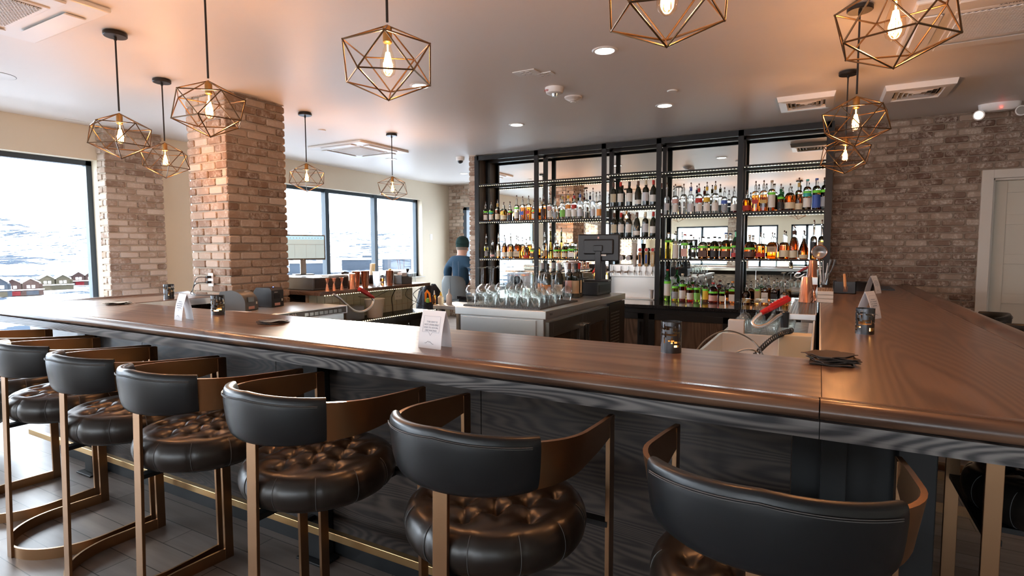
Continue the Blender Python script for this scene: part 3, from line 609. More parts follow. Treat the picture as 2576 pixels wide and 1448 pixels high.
def diffuser(x, y, s, lb):
    o = MB(); h = s / 2; q = .055
    o.prism([(x - h, y - h), (x + h, y - h), (x + h, y + h), (x - h, y + h)], CE - .002, CE)
    def ring(a, b, za, zb, mb):
        P0 = [(x - a, y - a, za), (x + a, y - a, za), (x + a, y + a, za), (x - a, y + a, za)]; P1 = [(x - b, y - b, zb), (x + b, y - b, zb), (x + b, y + b, zb), (x - b, y + b, zb)]
        mb.add(P0 + P1, [(k, (k + 1) % 4, 4 + (k + 1) % 4, 4 + k) for k in range(4)])
    mb = MB(); ring(h, h - .012, CE, CE - .045, mb); ring(h - .012, h - .075, CE - .045, CE - .050, mb); ring(h - .075, h - .085, CE - .050, CE - .02, mb)
    root = mb.build('air_diffuser', 'white_plastic', smooth=False)
    mb = MB(); a = h - .095
    while a > .03: ring(a, a - .022, CE - .016, CE - .046, mb); ring(a - .002, a - .024, CE - .016, CE - .046, mb); a -= .036
    mb.build('vane', 'white_plastic', root, smooth=False); MB().box(x - h + .02, y - h + .02, CE - .006, x + h - .02, y + h - .02, CE - .003).build('duct', 'grey_plastic', root, smooth=False)
    tag(root, lb, 'air vent', 'square louvred ceiling diffusers')
diffuser(-.155, 5.93, .47, 'square louvred ceiling diffuser just in front of the bottle shelf corner')
diffuser(.69, 6.0, .50, 'square louvred ceiling diffuser beside the brick wall, past the pendants')
def cassette(x, y, s, lb, logo=False, rz=0):
    root = empty('air_conditioner', (x, y, CE), rz); h = s / 2
    MB().box(-h, -h, -.028, h, h, 0).build('panel', 'white_plastic', root, smooth=False, bevel=.012)
    MB().box(-h * .56, -h * .56, -.036, h * .56, h * .56, -.026).build('grille_frame', 'white_plastic', root, smooth=False, bevel=.006)
    MB().box(-h * .5, -h * .5, -.0375, h * .5, h * .5, -.0355).build('grille_shade_sheet', 'black_steel', root, smooth=False)  # black sheet stands in for the shade inside the grille opening
    mb = MB(); g = h * .5; n = 26
    for k in range(-n, n + 1):
        c = k * (2 * g / n) * 1.0
        for s_ in (1, -1):
            pts = []
            for tt in (-g, g):
                v = s_ * tt * .6 + c
                pts.append((tt, v))
            (x0, y0), (x1, y1) = pts
            # clip to the square
            def cl(x0, y0, x1, y1):
                dx, dy = x1 - x0, y1 - y0; t0, t1 = 0, 1
                for p_, q_ in ((-dx, x0 + g), (dx, g - x0), (-dy, y0 + g), (dy, g - y0)):
                    if abs(p_) < 1e-9:
                        if q_ < 0: return None
                    else:
                        r_ = q_ / p_
                        if p_ < 0: t0 = max(t0, r_)
                        else: t1 = min(t1, r_)
                return None if t0 >= t1 else (x0 + t0 * dx, y0 + t0 * dy, x0 + t1 * dx, y0 + t1 * dy)
            c4 = cl(x0, y0, x1, y1)
            if c4: mb.bar((c4[0], c4[1], -.040), (c4[2], c4[3], -.040), .0045, .006)
    mb.build('grille', 'white_plastic', root, smooth=False)
    for k in range(4):
        a = k * PI / 2; c, s2 = math.cos(a), math.sin(a); mb = MB()
        cx, cy_ = (h * .80) * c, (h * .80) * s2; u = Vector((-s2, c, 0)); v = Vector((c, s2, 0))
        mb.obox((cx, cy_, -.036), u * h * 1.15, v * h * .22 , Vector((0, 0, .010)) + v * .012); mb.build('louvre', 'white_plastic', root, smooth=False, bevel=.003)
    if logo: text(root, 'SAMSUNG', .034, (0, -h * .60, -.0375), (PI, 0, 0), 'grey_plastic')
    tag(root, lb, 'air conditioner', 'ceiling cassette air units')
cassette(-5.55, 5.72, .95, 'white ceiling cassette air unit in front of the far windows')
cassette(.90, 4.35, .95, 'white ceiling cassette air unit behind the nearest pendant', True, 0)
cassette(-4.045, 1.275, .95, 'white ceiling cassette air unit cut by the top corner over the window row')
def round_speaker(x, y, r, lb):
    o = MB().lathe([(0, -.006), (r * .9, -.006), (r, -.003), (r, 0), (0, 0)], n=36).build('ceiling_speaker', 'white_plastic'); o.location = (x, y, CE)
    MB().lathe([(r, -.0022), (r + .004, -.002), (r + .004, 0), (r, 0)], n=36).build('rim', 'grey_plastic', o); tag(o, lb, 'ceiling speaker')
round_speaker(-5.70, 1.93, .125, 'flat round ceiling speaker cut by the picture edge')
for (x, y, lb) in ((-1.17, 5.0, 'small round white cap on the ceiling between two downlights'), (-5.06, 4.62, 'small round white cap above the ceiling air unit')):
    o = MB().lathe([(0, -.010), (.040, -.010), (.044, -.006), (.044, 0), (0, 0)], n=24).build('sprinkler_cap', 'white_plastic'); o.location = (x, y, CE); tag(o, lb, 'sprinkler cap')
o = empty('fire_alarm', (-2.03, 4.42, CE)); MB().lathe([(0, -.055), (.045, -.055), (.070, -.045), (.080, -.012), (.082, 0), (0, 0)], n=30).build('body', 'white_plastic', o)
MB().lathe([(0, -.078), (.02, -.078), (.028, -.055), (0, -.05)], (.012, -.02, 0), 14).build('strobe', 'chrome', o); text(o, 'FIRE', .030, (-.045, -.0685, -.030), (R(70), 0, R(-18)), 'red_plastic')
tag(o, 'round white ceiling alarm marked FIRE with a clear strobe', 'fire alarm')
o = empty('smoke_detector', (-2.00, 4.76, CE)); MB().lathe([(0, -.05), (.022, -.05), (.028, -.040), (.055, -.026), (.078, -.012), (.080, 0), (0, 0)], n=30).build('body', 'white_plastic', o)
MB().lathe([(.023, -.042), (.029, -.042), (.029, -.034), (.023, -.034)], n=20).build('vent_ring', 'ink_dark', o); tag(o, 'smaller stepped white smoke detector beside the FIRE alarm', 'smoke detector')
def outlet_plate(name, loc, rot, w_, h_, lb, kind='duplex', cat='outlet'):
    o = empty(name, loc); o.rotation_euler = rot; MB().box(-w_ / 2, -h_ / 2, 0, w_ / 2, h_ / 2, .006).build('plate', 'white_plastic', o, smooth=False, bevel=.002)
    mb = MB(); mc = MB()
    cols = 2 if w_ > .1 else 1
    for ci in range(cols):
        cx = (ci - (cols - 1) / 2) * .05
        if kind == 'duplex':
            for sy in (-1, 1):
                mb.box(cx - .017, sy * .022 - .014, .006, cx + .017, sy * .022 + .014, .0075)
                for dx in (-.006, .006): mc.box(cx + dx - .0012, sy * .022 - .003, .0075, cx + dx + .0012, sy * .022 + .006, .0082)
                mc.box(cx - .002, sy * .022 - .010, .0075, cx + .002, sy * .022 - .006, .0082)
        else:
            mb.box(cx - .017, -.033, .006, cx + .017, .033, .009); mc.box(cx - .017, -.001, .009, cx + .017, .001, .0092)
    mb.build('socket', 'white_plastic', o, smooth=False); mc.build('slots', 'ink_dark', o, smooth=False)
    tag(o, lb, cat); return o
outlet_plate('power_outlet', (-2.045, 3.93, CE - .0), (PI, 0, R(0)), .19, .12, 'double white outlet plate on the ceiling')
outlet_plate('data_outlet', (-1.94, 4.03, CE), (PI, 0, 0), .15, .08, 'narrow white data plate beside the double ceiling outlet')
outlet_plate('light_switch', (XW, 9.35, 1.72), (R(90), 0, R(90)), .08, .12, 'white switch plate on the pale wall past the far windows', 'sw', 'light switch')
# slot vent by the wall, dome camera, emergency light
o = MB().box(-7.0, 2.9, CE - .004, -6.92, 3.2, CE).build('slot_vent', 'white_plastic', smooth=False); tag(o, 'thin white slot vent on the ceiling beside the window wall', 'air vent')
o = empty('security_camera', (-4.75, 6.98, CE)); MB().lathe([(0, -.055), (.05, -.055), (.062, -.045), (.066, 0), (0, 0)], n=24).build('housing', 'white_plastic', o)
MB().lathe([(0, -.098), (.02, -.094), (.038, -.078), (.044, -.055), (0, -.055)], n=24).build('dome', 'granite', o); tag(o, 'white dome security camera with a black lens near the shelf end', 'security camera')
o = empty('emergency_light', tuple(at(2514, 272, Y=YB - .30) * 1.0)); o.location.z = CE - .0
MB().lathe([(0, -.075), (.10, -.07), (.135, -.045), (.14, 0), (0, 0)], n=28, sx=1.15, sy=.5).build('body', 'white_plastic', o)
for s_ in (-1, 1):
    hd = MB().lathe([(0, 0), (.030, .002), (.045, .030), (.047, .045), (0, .045)], n=20).build('lamp_head', 'white_plastic', o); hd.location = (s_ * .145, -.03, -.085); hd.rotation_euler = (R(100), 0, R(25 * s_)); hd.location.z = -.10
    MB().lathe([(0, .0455), (.038, .0455), (.038, .048), (0, .048)], n=16).build('reflector', 'chrome', hd)
MB().lathe([(0, 0), (.009, 0), (.009, .004), (0, .004)], n=10).build('indicator', 'red_led', o).location = (0, -.072, -.055)
o.children[-1].rotation_euler = (R(90), 0, 0)
tag(o, 'white two-headed emergency light with a red indicator on the ceiling by the brick wall', 'emergency light')
# ------------------------------------------------------------------ back bar: steel shelf frame with mirror, counter and cabinets
MY = 7.235; CZ = .82
PX = [-4.425, -3.455, -2.475, -1.765, -.825, .07]
sh = empty('back_bar_shelves', (0, 0, 0)); tag(sh, 'tall black steel shelving frame with mirror back and lit glass shelves full of bottles', 'shelving unit')
MB().box(-4.45, MY, CZ, .09, MY + .006, CE - .02).build('mirror', 'mirror', sh, smooth=False)
MB().box(-4.45, MY + .008, 0, .10, YB - .002, CE).build('back_panel', 'black_steel', sh, smooth=False)
for i, x in enumerate(PX):
    w_ = .036 if 0 < i < 5 else .042
    MB().box(x - w_, SY, 0 if i in (0, 5) else CZ, x + w_ * .6, SY + .035, CE - .02).box(x - w_ * .7, MY - .035, CZ, x + w_ * .5, MY - .002, CE - .02).build('upright', 'black_steel', sh, smooth=False)
mb = MB().box(PX[0], SY, CE - .085, PX[-1], SY + .035, CE - .02).box(PX[0], MY - .035, CE - .085, PX[-1], MY - .002, CE - .02)
for x in PX: mb.box(x - .02, SY + .035, CE - .06, x + .015, MY - .035, CE - .02)
mb.build('top_rail', 'black_steel', sh, smooth=False)
MB().box(PX[0] - .025, SY + .035, 0, PX[0] - .015, MY - .04, CE - .04).build('side_panel', 'cabinet_oak', sh, smooth=False)
MB().box(PX[-1] + .015, SY + .035, CZ, PX[-1] + .025, MY - .04, CE - .04).build('side_panel', 'black_steel', sh, smooth=False)
pane_mat('shelf_glass', (.80, .93, .88), 1.4)
LV = [[2.41, 1.875, 1.335], [2.41, 1.875, 1.335], [2.43, 2.012, 1.617], [2.41, 1.885, 1.34], [2.42, 1.89, 1.345]]
for bi, lv in enumerate(LV):
    a, b = PX[bi] + .022, PX[bi + 1] - .036
    for z in lv:
        f = MB().box(a, SY + .004, z - .022, b, SY + .030, z).box(a, MY - .03, z - .028, b, MY - .004, z).build('shelf_rail', 'black_steel', sh, smooth=False)
        MB().box(a, SY + .030, z - .011, b, MY - .030, z - .001).build('shelf', 'shelf_glass', sh, smooth=False)
        mb = MB(); n = int((b - a) / .034)
        for k in range(n):
            x = a + (k + .5) * (b - a) / n; mb.box(x - .0028, SY + .010, z - .0262, x + .0028, SY + .015, z - .0222)
        mb.build('led_strip', 'led', sh, smooth=False)
# granite counter and base cabinets
bc = empty('back_bar_cabinets', (0, 0, 0)); tag(bc, 'black-framed base cabinets with dark oak doors under the bottle shelves', 'cabinet')
CYF = 6.33
for a, b in ((PX[0] + .05, -2.5), (-2.5, -1.74), (-1.74, -.80), (-.80, .0)):
    MB().box(a, CYF + .03, .08, b, SY + .25, CZ - .045).build('carcass', 'black_steel', bc, smooth=False)
    n = 2 if b - a > 1.2 else 1
    for k in range(n):
        x0, x1 = a + (b - a) * k / n + .03, a + (b - a) * (k + 1) / n - .03
        d = MB().box(x0, CYF + .012, .12, x0 + .07, CYF + .03, CZ - .10).box(x1 - .07, CYF + .012, .12, x1, CYF + .03, CZ - .10).box(x0, CYF + .012, CZ - .17, x1, CYF + .03, CZ - .10).box(x0, CYF + .012, .12, x1, CYF + .03, .19).build('door_frame', 'black_steel', bc, smooth=False, bevel=.002)
        MB().box(x0 + .07, CYF + .020, .19, x1 - .07, CYF + .03, CZ - .17).build('door_panel', 'cabinet_oak', d, smooth=False)
        MB().box(x1 - .052, CYF - .012, CZ - .36, x1 - .036, CYF + .010, CZ - .20).build('handle', 'black_steel', d, smooth=False, bevel=.003)
gr = mat('granite_speck', (.02, .02, .022), .12, spec=.7); nt = gr.node_tree
tc = nt.nodes.new('ShaderNodeTexCoord'); vo = nt.nodes.new('ShaderNodeTexVoronoi'); vo.inputs['Scale'].default_value = 160; rp = nt.nodes.new('ShaderNodeValToRGB'); rp.color_ramp.elements[0].color = (.15, .15, .16, 1); rp.color_ramp.elements[0].position = .05; rp.color_ramp.elements[1].color = (.012, .012, .014, 1); rp.color_ramp.elements[1].position = .35
nt.links.new(tc.outputs['Object'], vo.inputs[0]); nt.links.new(vo.outputs['Distance'], rp.inputs[0]); nt.links.new(rp.outputs[0], nt.nodes['Principled BSDF'].inputs['Base Color'])
o = MB().box(PX[0] + .04, CYF, CZ - .04, .005, SY - .001, CZ).box(PX[0] + .05, SY - .001, CZ - .04, .005, MY - .003, CZ).build('granite_counter', 'granite_speck', smooth=False, bevel=.003); tag(o, 'speckled black granite counter under the bottle shelves', 'worktop')
# ------------------------------------------------------------------ bottles
def liquid(name, col, rough=0.0): return mat('liq_' + name, col, rough, 0, 1, 1.36)
mat('glass_clear', (.97, .99, .98), 0, 0, 1, 1.45)
mat('glass_frost', (.86, .90, .94), .35, 0, .75, 1.3)
mat('glass_green', (.05, .30, .09), .02, 0, .8, 1.45)
mat('glass_dark', (.010, .014, .008), .06, spec=.8)
mat('glass_olive', (.22, .20, .04), .02, 0, .75, 1.45)
for n_, c_ in dict(amber=(.85, .38, .08), deep=(.60, .17, .03), brown=(.22, .07, .02), clear=(.97, .98, .97), red=(.60, .02, .02), gold=(.92, .66, .12), rosso=(.25, .02, .02), orange=(.95, .30, .03), green=(.45, .75, .12)).items(): liquid(n_, c_)
for n_, c_ in dict(white=(.80, .78, .73), cream=(.72, .64, .46), red=(.55, .04, .03), teal=(.04, .42, .38), black=(.02, .02, .02), yellow=(.85, .55, .05), orange=(.80, .30, .06), green=(.25, .60, .12), blue=(.05, .12, .45), tan=(.50, .36, .22), gold=(.65, .45, .14), brown=(.12, .06, .04), grey=(.35, .37, .40), pink=(.75, .45, .40), silver=(.62, .64, .68)).items(): mat('lab_' + n_, c_, .5)
SHAPE = {  # (radius, body top, shoulder end, neck top, neck radius, squareness, x/y scale)
 'round': (.037, .170, .205, .262, .0130, 0, 1), 'tall': (.035, .185, .215, .290, .0125, 0, 1), 'square': (.037, .165, .195, .245, .0135, 7, 1), 'slimsquare': (.034, .205, .222, .275, .0130, 7, 1),
 'squat': (.048, .120, .165, .200, .0150, 0, 1), 'box': (.047, .120, .150, .190, .0150, 8, 1), 'wine': (.038, .190, .228, .300, .0135, 0, 1), 'burg': (.041, .150, .235, .300, .0135, 0, 1),
 'cone': (.038, .02, .24, .37, .0110, 0, 1), 'bell': (.045, .085, .20, .255, .0130, 0, 1), 'slender': (.032, .185, .225, .330, .0105, 0, 1), 'flatround': (.052, .115, .170, .230, .0135, 0, .62), 'drum': (.046, .13, .155, .215, .0135, 0, .9)}
MESHC = {}
def cached(key, fn):
    """a copy of an already built part shares its mesh"""
    if key in MESHC:
        src = MESHC[key]; o = bpy.data.objects.new(src.name.split('.')[0], src.data); COL.objects.link(o); return o
    o = fn(); MESHC[key] = o; return o
def bottle(loc, shape, glass='glass_clear', liq='liq_amber', fill=.8, lab='lab_white', labz=(.15, .62), cap='lab_black', pour=True, tape=False, h=None, lab2=None, rz=0, nm='liquor_bottle', txt=None, txtm='ink_dark'):
    r, zb, zs, zt, rn, sq, ay = SHAPE[shape]; k = (h / (zt + (.055 if pour else .0))) if h else 1
    root = empty(nm, loc, rz); r *= min(k, 1.12); zb *= k; zs *= k; zt *= k
    def body():
        mb = MB(); zf = max(.02, zs * fill); P = [(0, .004), (r * .80, 0), (r * .97, .004), (r, .012)]
        cv = [(r, zb)] if shape not in ('cone', 'bell') else []
        if shape == 'cone': cv = [(r * .92, .08), (r * .72, zs * .55), (r * .48, zs * .8), (rn * 1.3, zs)]
        elif shape == 'bell': cv = [(r, zb), (r * .92, zb + (zs - zb) * .3), (r * .66, zb + (zs - zb) * .6), (rn * 1.15, zs)]
        else:
            for t in (.25, .5, .75, 1): a = t * PI / 2; cv.append((rn + (r - rn) * (1 - t ** (1.6 if shape != 'burg' else 1.1)), zb + (zs - zb) * (math.sin(a) ** .9)))
        P += cv + [(rn, zs + .004), (rn, zt - .022), (rn * 1.2, zt - .020), (rn * 1.2, zt - .008), (rn, zt - .006), (rn, zt), (0, zt)]
        # insert fill line
        Q = []; done = False
        for a, b in zip(P, P[1:]):
            Q.append(a)
            if not done and a[1] < zf < b[1]: t = (zf - a[1]) / (b[1] - a[1]); Q.append((a[0] + (b[0] - a[0]) * t, zf)); done = True
        Q.append(P[-1]); mis = [0 if (a[1] + b[1]) / 2 < zf else 1 for a, b in zip(Q, Q[1:])]
        sqf = (lambda z: sq if z < zb else (max(2.2, sq * (1 - (z - zb) / max(zs - zb, .001) * 1.2)) if z < zs else 2)) if sq else 0
        return mb.lathe(Q, n=20 if not sq else 24, mis=mis, sq=sqf, sy=ay).build('glass_body', [liq if glass in ('glass_clear', 'glass_frost', 'glass_green', 'glass_olive') and liq else glass, glass], smooth=True, angle=50)
    o = cached(('b', shape, glass, liq, round(fill, 2), round(k, 3)), body); o.parent = root
    hb = zb if shape not in ('cone',) else zs * .5
    def sleeve(z0, z1, m, e=.0006):
        def f():
            mb = MB(); 
            def rad(z): return r if shape != 'cone' else r * (1 - .45 * z / zs)
            if sq: mb.add([(x * (rad(z) * 1.0 + e) * .90 + 0 * 1, -(rad(z) * ay + e) * 1.0, z) for x in (-1, -.5, 0, .5, 1) for z in (z0, z1)], [(0 + 2 * i, 2 + 2 * i, 3 + 2 * i, 1 + 2 * i) for i in range(4)])
            else:
                n = 14; mb.add([((rad(z) + e) * math.cos(a), (rad(z) + e) * ay * math.sin(a), z) for a in [-PI * .5 - R(78) + R(156) * i / n for i in range(n + 1)] for z in (z0, z1)], [(2 * i, 2 + 2 * i, 3 + 2 * i, 1 + 2 * i) for i in range(n)])
            return mb.build('label', m, fix=False, angle=60)
        q = cached(('l', shape, round(z0, 3), round(z1, 3), m, round(k, 3)), f); q.parent = root; return q
    if lab: sleeve(hb * labz[0], hb * labz[1], lab)
    if lab2: sleeve(hb * (labz[1] + .06), hb * min(.97, labz[1] + .32), lab2, .0008)
    if tape:
        def tp():
            mb = MB(); zz = hb * .97; ra = r + .0012
            if shape in ('cone',): ra = r * .6
            return mb.lathe([(ra * .99, zz - .022 * k), (ra * 1.01, zz - .011 * k), (ra * .97, zz)], n=20, sq=(sq if sq else 0), sy=ay).build('tape', 'green_tape')
        q = cached(('t', shape, round(k, 3)), tp); q.parent = root
    if pour:
        def pr():
            mb = MB(); mb.lathe([(rn * .9, zt - .002), (rn * 1.15, zt), (rn * 1.15, zt + .008), (rn * .6, zt + .012), (.0055, zt + .016), (.0045, zt + .040)], n=12, mi=0)
            mb.lathe([(.0075, zt + .038), (.0085, zt + .046), (.007, zt + .058), (0, zt + .060)], n=10, mi=1); return mb.build('pourer', ['chrome', 'lab_brown'])
        q = cached(('p', shape, round(k, 3)), pr); q.parent = root
        if cap and cap != 'lab_black': q = cached(('nk', shape, cap, round(k, 3)), lambda: MB().lathe([(rn * 1.12, zt - .045), (rn * 1.22, zt - .043), (rn * 1.22, zt - .002), (rn, zt)], n=14).build('neck_foil', cap)); q.parent = root
    else:
        q = cached(('c', shape, cap, round(k, 3), nm), lambda: MB().lathe([(rn * 1.05, zt - (.05 if 'wine' in nm else .012)), (rn * 1.25, zt - (.05 if 'wine' in nm else .012)), (rn * 1.25, zt + .006), (0, zt + .007)], n=14).build('cap', cap)); q.parent = root
    if txt: text(root, txt[0], txt[1], (0, -(r * ay + .0018), hb * (labz[0] + labz[1]) / 2 if len(txt) < 3 else hb * txt[2]), (PI / 2, 0, 0), txtm)
    return root
ORD = ['first', 'second', 'third', 'fourth', 'fifth', 'sixth', 'seventh', 'eighth', 'ninth', 'tenth', 'eleventh', 'twelfth', 'thirteenth']
def row(bay, where, z, items, base_y=7.05, group='liquor bottles on the back bar shelves'):
    """items: (pixel x, height m, spec dict, description)"""
    for i, (px, h, sp, ds) in enumerate(items):
        p = at(px, 600, Y=base_y); dy = sp.pop('dy', 0); 
        o = bottle((p.x, base_y + dy, z), h=h, **sp)
        tag(o, '%s, %s on %s, %s' % (ds, ORD[i], where, bay), 'wine bottle' if sp.get('nm') == 'wine_bottle' else 'bottle', group)
def S(shape, **k): return dict(shape=shape, **k)
WB = dict(nm='wine_bottle', pour=False, glass='glass_dark', liq=None)
B1 = 'bay nearest seated man'; B2 = 'second bay from man'; B3 = 'wine bay'; B4 = 'bay beside taps'; B5 = 'bay by brick wall'
row(B1, 'middle shelf', 1.875, [
 (1222, .29, S('round', liq='liq_deep', tape=True, fill=.6), 'amber bottle with green band'), (1236, .29, S('round', liq='liq_amber', tape=True, lab2='lab_teal', fill=.7), 'whisky with teal label'), (1252, .31, S('round', liq='liq_brown', lab='lab_cream', cap='lab_gold'), 'dark whisky with cream label'),
 (1268, .275, S('squat', liq='liq_amber', lab='lab_cream'), 'squat whisky'), (1284, .26, S('round', liq='liq_brown', lab='lab_black', tape=True), 'small dark bottle'), (1300, .36, S('tall', liq='liq_amber', tape=True, lab='lab_white', fill=.35), 'tall pale whisky with big white label'),
 (1315, .34, S('slimsquare', liq='liq_deep', lab='lab_blue', labz=(.35, .6)), 'square amber bottle with blue slanted label'), (1330, .345, S('slimsquare', liq='liq_orange', lab='lab_red', labz=(.4, .62)), 'square orange bottle with red slanted label'), (1343, .26, S('round', liq='liq_amber', tape=True), 'short banded bottle')])
row(B2, 'middle shelf', 1.875, [
 (1367, .35, S('tall', liq='liq_deep', lab='lab_brown', labz=(.3, .8), cap='lab_brown'), 'brown spiced bottle'), (1383, .36, S('tall', liq='liq_clear', lab='lab_white', lab2='lab_pink'), 'clear rum with oval label'), (1397, .30, S('round', liq='liq_clear', lab='lab_grey'), 'clear bottle with grey label'),
 (1415, .375, S('tall', liq='liq_clear', lab='lab_green', cap='lab_gold'), 'clear vodka with green label'), (1429, .38, S('tall', liq='liq_clear', lab='lab_white', lab2='lab_orange', cap='lab_yellow'), 'clear vodka with yellow neck'), (1444, .375, S('tall', liq='liq_clear', lab='lab_white', lab2='lab_red', cap='lab_red'), 'clear vodka with red neck'),
 (1459, .39, S('tall', glass='glass_frost', liq='liq_clear', lab='lab_silver', cap='lab_blue'), 'frosted vodka with blue neck'), (1475, .39, S('round', liq='liq_clear', lab=None), 'plain clear bottle'), (1491, .40, S('slender', glass='glass_frost', liq='liq_clear', lab='lab_silver'), 'tall frosted slender bottle'), (1508, .35, S('round', liq='liq_clear', lab='lab_orange'), 'clear vodka with round orange label')])
row(B1, 'lower shelf', 1.335, [
 (1223, .36, S('slender', liq='liq_gold', lab='lab_grey', fill=.75), 'slender bourbon with grey oval label'), (1239, .27, S('bell', liq='liq_clear', lab='lab_pink', labz=(.3, .7)), 'clear bell-shaped decanter'), (1254, .365, S('slender', liq='liq_amber', lab='lab_cream', fill=.5), 'slender bottle with tall cream label'),
 (1269, .33, S('burg', liq='liq_deep', lab='lab_white', glass='glass_dark' if 0 else 'glass_clear'), 'sloping dark amber bottle'), (1284, .32, S('squat', liq='liq_deep', lab='lab_cream'), 'rounded bourbon with cream label'), (1303, .33, S('box', liq='liq_orange', lab='lab_tan', txt=('KNOB', .017), fill=.85), 'broad square bourbon lettered KNOB'),
 (1324, .27, S('flatround', liq='liq_orange', lab='lab_red', labz=(.1, .4)), 'flat flask with red band'), (1341, .25, S('drum', liq='liq_amber', tape=True, lab='lab_brown'), 'round flask with green band and brown label')])
row(B2, 'lower shelf', 1.335, [
 (1370, .38, S('slender', liq='liq_amber', lab='lab_tan', fill=.5), 'tall bottle with tan label'), (1385, .44, S('cone', liq='liq_gold', glass='glass_olive', lab=None, tape=True, fill=.9), 'very tall tapering golden bottle'), (1402, .21, S('squat', liq='liq_brown', lab='lab_cream', tape=True, pour=False, cap='lab_brown'), 'squat round-stoppered tequila'),
 (1422, .21, S('squat', liq='liq_brown', lab='lab_cream', tape=True, pour=False, cap='lab_tan'), 'squat tequila with wooden stopper'), (1440, .22, S('box', liq='liq_clear', lab='lab_white', tape=True, pour=False, cap='lab_gold'), 'clear square tequila with gold stopper')])
WK = [('wine', 'lab_cream', 'lab_brown', 'red wine with cream label and brown foil'), ('wine', 'lab_white', 'lab_red', 'red wine with white label and red foil'), ('wine', 'lab_white', 'lab_black', 'broad-shouldered red wine with tall white label'), ('burg', 'lab_white', 'lab_brown', 'sloping wine bottle with low white label'), ('wine', 'lab_silver', 'lab_cream', 'wine bottle with silver oval label and pale foil'), ('burg', 'lab_white', 'lab_red', 'sloping wine bottle in full red foil')]
for lvl, z, xs_ in ((('top shelf'), 2.012, (1542, 1560, 1582, 1604, 1623, 1642)), (('second shelf'), 1.617, (1544, 1562, 1581, 1602, 1623, 1643))):
    row(B3, lvl, z, [(px, .31, S(sh_, lab=lb_, cap=cp_, labz=(.3, .85) if i_ != 3 else (.15, .5), **WB), ds) for i_, (px, (sh_, lb_, cp_, ds)) in enumerate(zip(xs_, WK))], group='wine bottles over the taps')
row(B4, 'middle shelf', 1.885, [
 (1676, .40, S('slender', glass='glass_frost', liq='liq_clear', lab='lab_silver', labz=(.3, .75)), 'frosted slender bottle'), (1697, .38, S('tall', liq='liq_clear', lab='lab_white', lab2='lab_pink'), 'clear vodka with pink-topped label'), (1718, .385, S('round', liq='liq_clear', lab=None), 'unlabelled clear bottle'), (1736, .39, S('tall', glass='glass_frost', liq='liq_clear', lab='lab_silver', cap='lab_blue'), 'frosted vodka with blue neck'),
 (1756, .375, S('round', liq='liq_clear', lab='lab_white', lab2='lab_red', cap='lab_red'), 'clear vodka with red neck'), (1776, .385, S('tall', liq='liq_clear', lab='lab_white', lab2='lab_yellow', cap='lab_yellow'), 'clear vodka with yellow neck'), (1797, .39, S('tall', liq='liq_clear', lab='lab_white', cap='lab_gold'), 'clear rum with gold neck'), (1820, .30, S('round', liq='liq_clear', lab='lab_grey', lab2='lab_blue'), 'short clear bottle with blue label'), (1844, .305, S('round', liq='liq_rosso', fill=.45, lab='lab_white'), 'clear bottle of dark red liqueur')])
row(B5, 'middle shelf', 1.89, [
 (1877, .255, S('squat', liq='liq_orange', lab='lab_red'), 'squat orange bottle with red label'), (1898, .355, S('slimsquare', liq='liq_orange', lab='lab_red', labz=(.42, .62)), 'square whisky with slanted red label'), (1918, .36, S('slimsquare', liq='liq_deep', lab='lab_gold', labz=(.42, .60)), 'square whisky with slanted gold label'), (1938, .345, S('tall', liq='liq_deep', tape=True, lab='lab_white', labz=(.2, .85), pour=False, cap='lab_tan'), 'tall whisky with full white label and cork'),
 (1961, .30, S('round', glass='glass_green', liq='liq_brown', tape=True, lab='lab_black'), 'green bottle with black label'), (1984, .315, S('squat', liq='liq_deep', lab='lab_cream'), 'bulbous whisky with cream label'), (2006, .365, S('tall', liq='liq_brown', lab='lab_cream', labz=(.05, .4), cap='lab_gold'), 'dark whisky with pourer and low cream label'), (2027, .335, S('round', liq='liq_amber', tape=True, lab='lab_white', lab2='lab_teal', pour=False, cap='lab_teal'), 'whisky with teal cap and label'),
 (2050, .34, S('round', liq='liq_amber', tape=True, lab='lab_blue', pour=False, cap='lab_blue', labz=(.1, .75)), 'whisky with dark blue cap'), (2071, .345, S('round', liq='liq_rosso', tape=True, lab='lab_grey', pour=False, cap='lab_brown'), 'dark sherried whisky with brown cap')])
row(B4, 'lower shelf', 1.34, [
 (1682, .32, S('slimsquare', liq='liq_gold', lab=None, tape=True, pour=False, cap='lab_tan'), 'clear faceted bottle of yellow liqueur'), (1700, .345, S('round', glass='glass_frost', liq='liq_clear', lab='lab_white', labz=(.05, .95)), 'white coconut rum bottle'), (1723, .30, S('square', liq='liq_clear', tape=True, lab='lab_pink', pour=False, cap='lab_red'), 'square gin with red cap'), (1745, .255, S('round', liq='liq_clear', tape=True, lab='lab_black'), 'clear bottle with black cross label'),
 (1769, .265, S('box', liq='liq_brown', tape=True, lab='lab_brown', pour=False, cap='lab_black'), 'dark rum in broad shoulder bottle'), (1798, .265, S('squat', liq='liq_brown', tape=True, lab='lab_black', pour=False, cap='lab_black'), 'black squat cognac bottle'), (1826, .31, S('flatround', liq='liq_deep', tape=True, lab='lab_brown', pour=False, cap='lab_blue'), 'rounded cognac with blue cap'), (1851, .335, S('burg', glass='glass_green', liq='liq_brown', tape=True, lab='lab_red', pour=False, cap='lab_black', labz=(.15, .45)), 'green champagne-cognac bottle with red label')])
